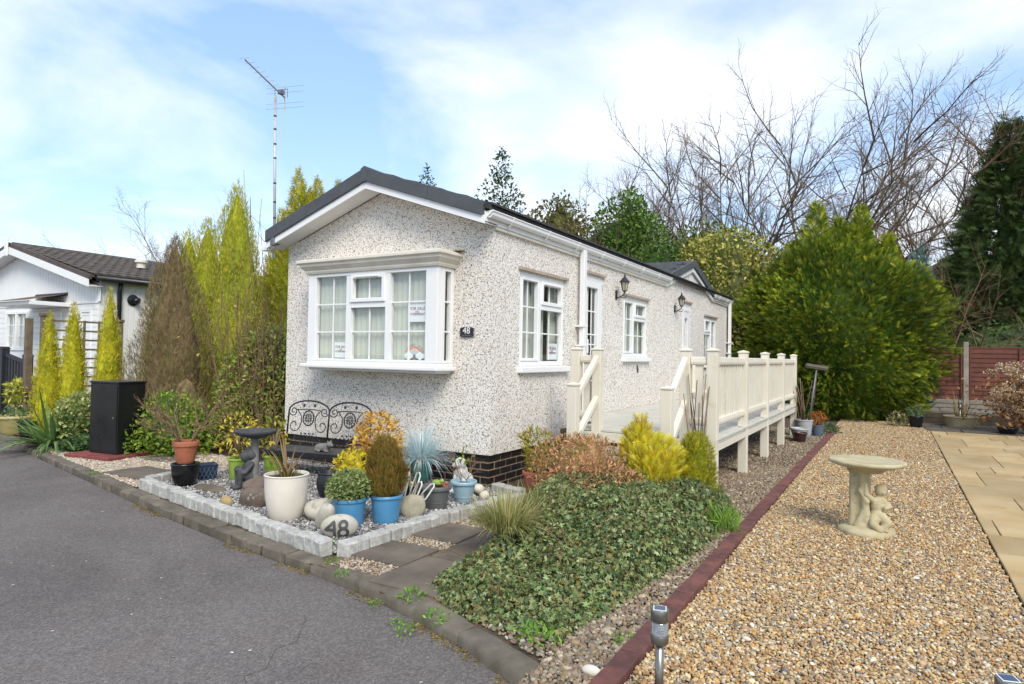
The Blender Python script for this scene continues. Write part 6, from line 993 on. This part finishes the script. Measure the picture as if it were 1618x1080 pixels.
# dried hydrangea
hy = thing('dried_hydrangea', 'dried brown hydrangea with papery flower heads at the right edge', 'shrub', (5.75, 10.05, 0)); rg = np.random.RandomState(70); mb = MB(); hp_ = []
for i in range(60):
    a = rg.uniform(0, 6.28); s = rg.uniform(.1, .85); h = rg.uniform(.55, 1.5)*(1-.25*s); e = Vector((math.cos(a)*s*.8, math.sin(a)*s*.8, h)); mb.tube([(0, 0, 0), (e.x*.4, e.y*.4, h*.6), e], [.012, .008, .004], 5, cap=False); hp_.append(e)
mb.build('stem', M_TWIGB, hy, smooth=True); pp = []; 
for e in hp_: q = rg.normal(0, 1, (110, 3)); q = unit(q)*[.13, .13, .09]*rg.uniform(.6, 1, (110, 1)); pp.append(q+np.array(e))
pp = np.concatenate(pp); n = len(pp); inst('flower_heads', fol_mesh('flower_heads', *scatter(rg, T_LEAF, pp, unit(rg.normal(0, 1, (n, 3))), unit(rg.normal(0, 1, (n, 3))), .035, .032, pal(rg, n, [A(214, 190, 156), A(190, 160, 122), A(230, 212, 184), A(150, 116, 80)])), M_DRY), hy); pos = np.c_[rg.normal(0, .38, 900), rg.normal(0, .38, 900), rg.uniform(.2, 1.1, 900)]; inst('dry_leaves', fol_mesh('dry_leaves', *scatter(rg, T_LEAF, pos, unit(rg.normal(0, 1, (900, 3))-(0, 0, .4)), unit(rg.normal(0, 1, (900, 3))), .1, .05, pal(rg, 900, [A(156, 116, 78), A(130, 92, 60), A(180, 140, 98)])), M_DRY), hy)
blades('trough_grass', 'dry grass in the wide round stone planter', (4.76, 10.98, .2), 34, .8, .016, [A(150, 128, 84), A(126, 118, 66), A(176, 146, 100)], .6, .45, 71, base=.12, m=M_DRY); bush('pot_plant', 'grey green plant in the small black pot by the conifer', (3.95, 10.3, .22), .22, .13, ball, [A(120, 140, 100), A(96, 120, 80)], 160, .08, .3, seed=72, stems=0); bush('variegated_weed', 'small variegated leafy plant at the foot of the big conifer', (3.62, 10.35, 0), .3, .2, dome, [A(190, 190, 130), A(120, 134, 80), A(150, 120, 90)], 260, .07, .5, seed=73, stems=4); bush('orange_heather', 'orange brown heather in the small blue grey pot', (2.36, 7.32, .18), .26, .14, ball, [A(206, 130, 60), A(180, 104, 50)], 380, .05, .3, seed=74, stems=3); bush('low_green_plant', 'low green plant beside the pots at the far decking corner', (2.42, 7.9, 0), .2, .26, dome, [A(84, 112, 70), A(104, 130, 84)], 400, .06, .5, seed=75, stems=0)
A = A_pale
# ================================================================== red fence
M_FENCE = pm('red_fence_stain', A(140, 80, 64), A(114, 66, 54), 5, .8, .3, 40, rnd=.1); M_CONC = pm('concrete_post', A(206, 196, 180), A(176, 166, 152), 6, .9, .4, 50); M_GBOARD = pm('gravel_board', A(190, 182, 168), A(150, 142, 128), 9, .9, .5, 30)
FY = 12.5
fe = thing('garden_fence', 'red brown lap fence panels between concrete posts on gravel boards', 'fence', (0, FY, 0)); px0 = 4.97
for k, xa in enumerate((px0-1.92, px0+.06, px0+2.04)):
    xb = xa+1.86; pn = box('panel_frame', M_FENCE, fe, xa, xb, -.02, .02, 1.70, 1.735)
    for b in range(11):
        z = .53+b*.106; MB().add([(xa, -.022, z), (xb, -.022, z), (xb, -.006, z+.118), (xa, -.006, z+.118), (xa, .004, z), (xb, .004, z), (xb, .01, z+.118), (xa, .01, z+.118)], [(0, 1, 2, 3), (5, 4, 7, 6), (1, 0, 4, 5), (3, 2, 6, 7), (0, 3, 7, 4), (2, 1, 5, 6)]).build('slat', M_FENCE, pn)
    for xx in (xa+.02, xa+.93, xb-.02): box('batten', M_FENCE, pn, xx-.018, xx+.018, -.045, -.023, .53, 1.70)
    gb = box('gravel_board', M_GBOARD, fe, xa-.05, xb+.05, -.03, .02, .12, .52, bev=.005)
    for r in range(4):
        x = xa-.04-(r % 2)*.2
        while x < xb: inst('stone_face', rough_mesh('stone_face', M_GBOARD, 300+r, .05, .12) if 'sf%d' % r not in MATS else MATS['sf%d' % r], gb, (min(max(x+.2, xa+.15), xb-.15), -.034, .17+r*.1), (0, 0, 0), (.40, .03, .09)); x += .42
for k, xx in enumerate((px0-2., px0, px0+1.98)): box('post', M_CONC, fe, xx-.05, xx+.05, -.06, .06, 0, 1.85, bev=.012)
sw = thing('sleeper_wall', 'low dark timber sleeper wall in front of the red fence', 'wall', (0, 11.55, 0))
for k in range(3):
    for r in range(2): box('sleeper', M_SLEEPER, sw, 3.4+k*1.5+.004, 3.4+k*1.5+1.49, 0, .12, r*.13+.003, r*.13+.13, bev=.008)
struct(MB().quad((3.2, 11.6, .2), (8, 11.6, .2), (8, 12.6, .2), (3.2, 12.6, .2)).build('raised_bed', M_SOIL))
# ================================================================== neighbouring home
M_CLAD = pm('white_cladding', (.82, .82, .81), (.79, .79, .77), 2, .5); M_NROOF = pm('mossy_tile', A(108, 98, 90), A(82, 74, 66), 6, .9, .3, 30, speck=(A(120, 116, 76), 5, .6)); M_NVERGE = pm('brown_verge', A(112, 98, 90), A(92, 80, 74), 5, .8); M_BGUT = pm('black_plastic', A(44, 48, 54), A(36, 38, 44), 5, .35)
nh = thing('neighbour_home', 'white clad home with mossy brown tiled roof beyond the trellis', 'house', (0, 1.07, 0)); NX1, NXM, NX0 = -9.75, -12.95, -16.15; NE, NA, NL = 2.66, 3.42, 11.
gzn = lambda x: NE+(NA-NE)*(1-abs(x-NXM)/(NX1-NXM))
mb = MB(); 
wallquads(mb, NX0, NX1, 0, 2.66, [(-13.6, -12.58, 1.33, 2.14)], lambda u, v, d: (u, d, v), .1); mb.add([(NX0, 0, 2.66), (NX1, 0, 2.66), (NXM, 0, NA)], [(0, 1, 2)]); mb.quad((NX1, 0, 0), (NX1, NL, 0), (NX1, NL, 2.7), (NX1, 0, 2.7)).quad((NX0, NL, 0), (NX0, 0, 0), (NX0, 0, 2.7), (NX0, NL, 2.7)).quad((NX1, NL, 0), (NX0, NL, 0), (NX0, NL, 2.7), (NX1, NL, 2.7))
nw = mb.build('wall', M_CLAD, nh)
x = NX0+.05
while x < NX1: box('cladding_board', M_CLAD, nw, x, x+.105, -.014, -.001, 2.285, gzn(x+.05)-.03, bev=.004); x += .115
for k in range(19):
    for a, b in ((NX0, -13.62), (-12.56, NX1)): box('weatherboard', M_CLAD, nw, a, b, -.014, -.001, .05+k*.116, .05+k*.116+.108, bev=.004)
y = .0
while y < 2.6: box('cladding_board', M_CLAD, nw, NX1+.001, NX1+.013, y, y+.105, .2, 2.62, bev=.004); y += .115
box('band', M_CLAD, nh, NX0, NX1+.02, -.03, -.015, 2.255, 2.285)
mb = MB()
for e in (NX1+.16, NX0-.16): z0 = 2.78; mb.prism([(NXM, 3.60), (e, z0), (e, z0-.05), (NXM, 3.52)], 'y', -.22, NL)
nr_ = mb.build('roof', M_NROOF, nh)
for k in range(11):
    f0, f1 = k/11, (k+1)/11+.01; xa, xb = NXM+(NX1+.17-NXM)*f0, NXM+(NX1+.17-NXM)*f1; za, zb = 3.61-.82*f0, 3.61-.82*f1; mb = MB(); n = 60; ys = [-.2+i*NL/n for i in range(n+1)]
    for i in range(n): ym = (ys[i]+ys[i+1])/2; mb.add([(xa, ys[i], za+.004), (xb, ys[i], zb+.02), (xb, ym, zb+.05), (xa, ym, za+.03), (xb, ys[i+1], zb+.02), (xa, ys[i+1], za+.004), (xb-.002, ys[i], zb-.002), (xb-.002, ys[i+1], zb-.002)], [(0, 1, 2, 3), (3, 2, 4, 5), (1, 6, 7, 4, 2)])
    mb.build('tile_course', M_NROOF, nr_)
yy = -.2
while yy < NL-.1: MB().prism([(NXM-.13, 3.56), (NXM-.07, 3.63), (NXM, 3.66), (NXM+.07, 3.63), (NXM+.13, 3.56), (NXM, 3.54)], 'y', yy, yy+.40).build('ridge_tile', M_NROOF, nr_); yy += .415
for s, e in ((1, NX1+.14), (-1, NX0-.14)):
    z = lambda x: 3.44-abs(x-NXM)*.247; MB().prism([(NXM, z(NXM)+.2), (e, z(e)+.15), (e, z(e)+.075), (NXM, z(NXM)+.105)], 'y', -.27, -.2).build('verge', M_NVERGE, nh); MB().prism([(NXM, z(NXM)+.105), (e, z(e)+.075), (e+.02*s, z(e)-.07), (NXM, z(NXM)-.045)], 'y', -.29, -.255).build('barge_board', M_WHITE, nh); MB().prism([(NXM, z(NXM)-.02), (e, z(e)-.04), (e, z(e)-.055), (NXM, z(NXM)-.035)], 'y', -.254, -.001).build('soffit', M_SOFF, nh)
box('finial', M_WHITE, nh, NXM-.07, NXM+.07, -.33, -.291, 3.33, 3.74, bev=.02)
MB().tube([(NX1+.2, -.15, 2.72), (NX1+.2, NL, 2.72)], .055, 10).build('gutter', M_BGUT, nh, smooth=True); MB().tube([(NX1+.12, .35, 2.68), (NX1+.06, .36, 2.5), (NX1+.06, .36, .05)], .042, 10).build('downpipe', M_BGUT, nh, smooth=True)
wd_ = MB().lathe([(.11, 0), (.115, .02), (.07, .035), (.04, .045)], 20).build('wall_vent', M_BGUT, nh, loc=(NX1+.012, .64, 2.36)); wd_.rotation_euler = (0, R_(90), 0); MB().tube([(0, .0, .03), (.02, .05, .13)], [.05, .07], 12).build('vent_hood', M_BGUT, wd_, smooth=True)
fl = MB().lathe([(.09, 0), (.09, .12), (.13, .125), (.13, .17), (.08, .20), (.02, .21)], 20).build('flue_cowl', M_CREAMW, nh, loc=(-11.1, 1.55, 3.2), auto=40)
PN = lambda u, v, d: (u, d-.03, v); nwn = ring(nh, PN, (-13.62, -12.56, 1.30, 2.16), (-13.54, -12.64, 1.38, 2.1), 0, .07, 'window'); barm(nwn, PN, -13.14, -13.05, 1.38, 2.1, .0, .068, 'mullion'); glaze(nwn, PN, [(-13.54, -13.14, 1.38, 2.1, [-13.34], [1.62, 1.86]), (-13.05, -12.64, 1.38, 2.1, [-12.85], [1.62, 1.86])]); MB().quad((-13.6, .12, 1.3), (-12.6, .12, 1.3), (-12.6, .12, 2.15), (-13.6, .12, 2.15)).build('net_curtain', pm('net_curtain', (.7, .7, .68), None, 3, .8), nwn)
pr_ = box('porch_roof_fascia', M_WHITE, nh, -12.4, -10.75, -.75, -.02, 2.2, 2.28, bev=.01); MB().add([(-12.45, -.82, 2.281), (-10.72, -.82, 2.281), (-10.9, -.02, 2.47), (-12.2, -.02, 2.47)], [(0, 1, 2, 3)]).build('porch_tiles', pm('brown_tile', A(136, 108, 86), A(112, 88, 70), 8, .9, .3, 30), nh); MB().tube([(-12.2, -.02, 2.47), (-10.9, -.02, 2.47)], .035, 8).build('porch_flashing', M_BGUT, nh)
nd = ring(nh, PN, (-11.15, -10.55, .5, 2.2), (-11.08, -10.62, .55, 2.12), 0, .06, 'door'); barm(nd, PN, -11.08, -10.62, .55, 1.4, .01, .05, 'panel'); glaze(nd, PN, [(-11.08, -10.62, 1.4, 2.12, [-10.92, -10.78], [1.76])]); barm(nd, PN, -11.08, -10.62, 1.4, 2.12, .06, .062, 'net_curtain', MATS['net_curtain']); sd2 = ring(nh, PN, (-10.4, -9.95, .9, 2.16), (-10.33, -10.02, .98, 2.08), 0, .06, 'window'); glaze(sd2, PN, [(-10.33, -10.02, .98, 2.08, [-10.175], [1.35, 1.72])]); barm(sd2, PN, -10.33, -10.02, .98, 2.08, .06, .062, 'net_curtain', MATS['net_curtain'])
# ---- trellis
M_TREL = pm('weathered_timber', A(150, 132, 108), A(118, 102, 84), 7, .9, .4, 40, rnd=.1)
tr_ = thing('trellis', 'weathered square trellis between two timber posts behind the golden conifers', 'trellis', (-8.3, 0, 0)); 
for yy, zt in ((-.46, 1.93), (.70, 1.89)): p_ = box('post', M_TREL, tr_, -.05, .05, yy-.05, yy+.05, 0, zt-.05, bev=.005); box('post_cap', M_TREL, p_, -.065, .065, yy-.065, yy+.065, zt-.05, zt, bev=.008)
for k in range(11): box('slat', M_TREL, tr_, -.012, .006, -.41, .65, .25+k*.155, .25+k*.155+.03)
for k in range(5): box('upright', M_TREL, tr_, .0065, .024, -.36+k*.235, -.36+k*.235+.034, .2, 1.84)
p_ = box('post', M_TREL, tr_, -.45, -.36, -.56, -.47, 0, 1.85)
# ---- black fence
M_BF = pm('black_composite', A(50, 52, 58), A(40, 42, 48), 6, .5); bf = thing('black_fence', 'black picket fence with square posts at the far left', 'fence', (0, .1, 0))
for xx, zt in ((-10.2, 1.24), (-11.15, 1.37), (-13.0, 1.37)): p_ = box('post', M_BF, bf, xx-.065, xx+.065, -.065, .065, 0, zt-.04, bev=.006); MB().prism([(xx-.075, zt-.04), (xx+.075, zt-.04), (xx, zt+.01)], 'y', -.075, .075).build('post_cap', M_BF, p_)
for a, b, za, zb in ((-11.085, -10.265, 1.26, 1.12), (-12.935, -11.215, 1.27, 1.27)):
    MB().prism([(a, za-.06), (b, zb-.06), (b, zb), (a, za)], 'y', -.03, .03).build('rail', M_BF, bf); MB().prism([(a, .12), (b, .12), (b, .18), (a, .18)], 'y', -.03, .03).build('rail', M_BF, bf); n = int((b-a)/.105)
    for i in range(n): x = a+(i+.5)*(b-a)/n; z = za+(zb-za)*(i+.5)/n; box('picket', M_BF, bf, x-.036, x+.036, -.015, .015, .18, z-.061)
# brick house glimpsed behind the trees
bh = thing('brick_house', 'orange brick house glimpsed through the trees behind the fence', 'house', (7.2, 42, 0)); MB().box(-4, 4, 0, 8, 0, 5.6).build('wall', pm('orange_brick', A(196, 124, 92), A(170, 100, 74), 8, .9, .3, 20), bh); MB().prism([(-4.4, 5.5), (4.4, 5.5), (0, 8.4)], 'y', -.4, 8.4).build('roof', M_NROOF, bh); 
for xx in (-2.2, 1.6): w_ = box('window', M_WHITE, bh, xx-.6, xx+.6, -.04, .02, 3.2, 4.6); box('pane', M_GLASS, w_, xx-.5, xx+.5, -.05, -.041, 3.3, 4.5)
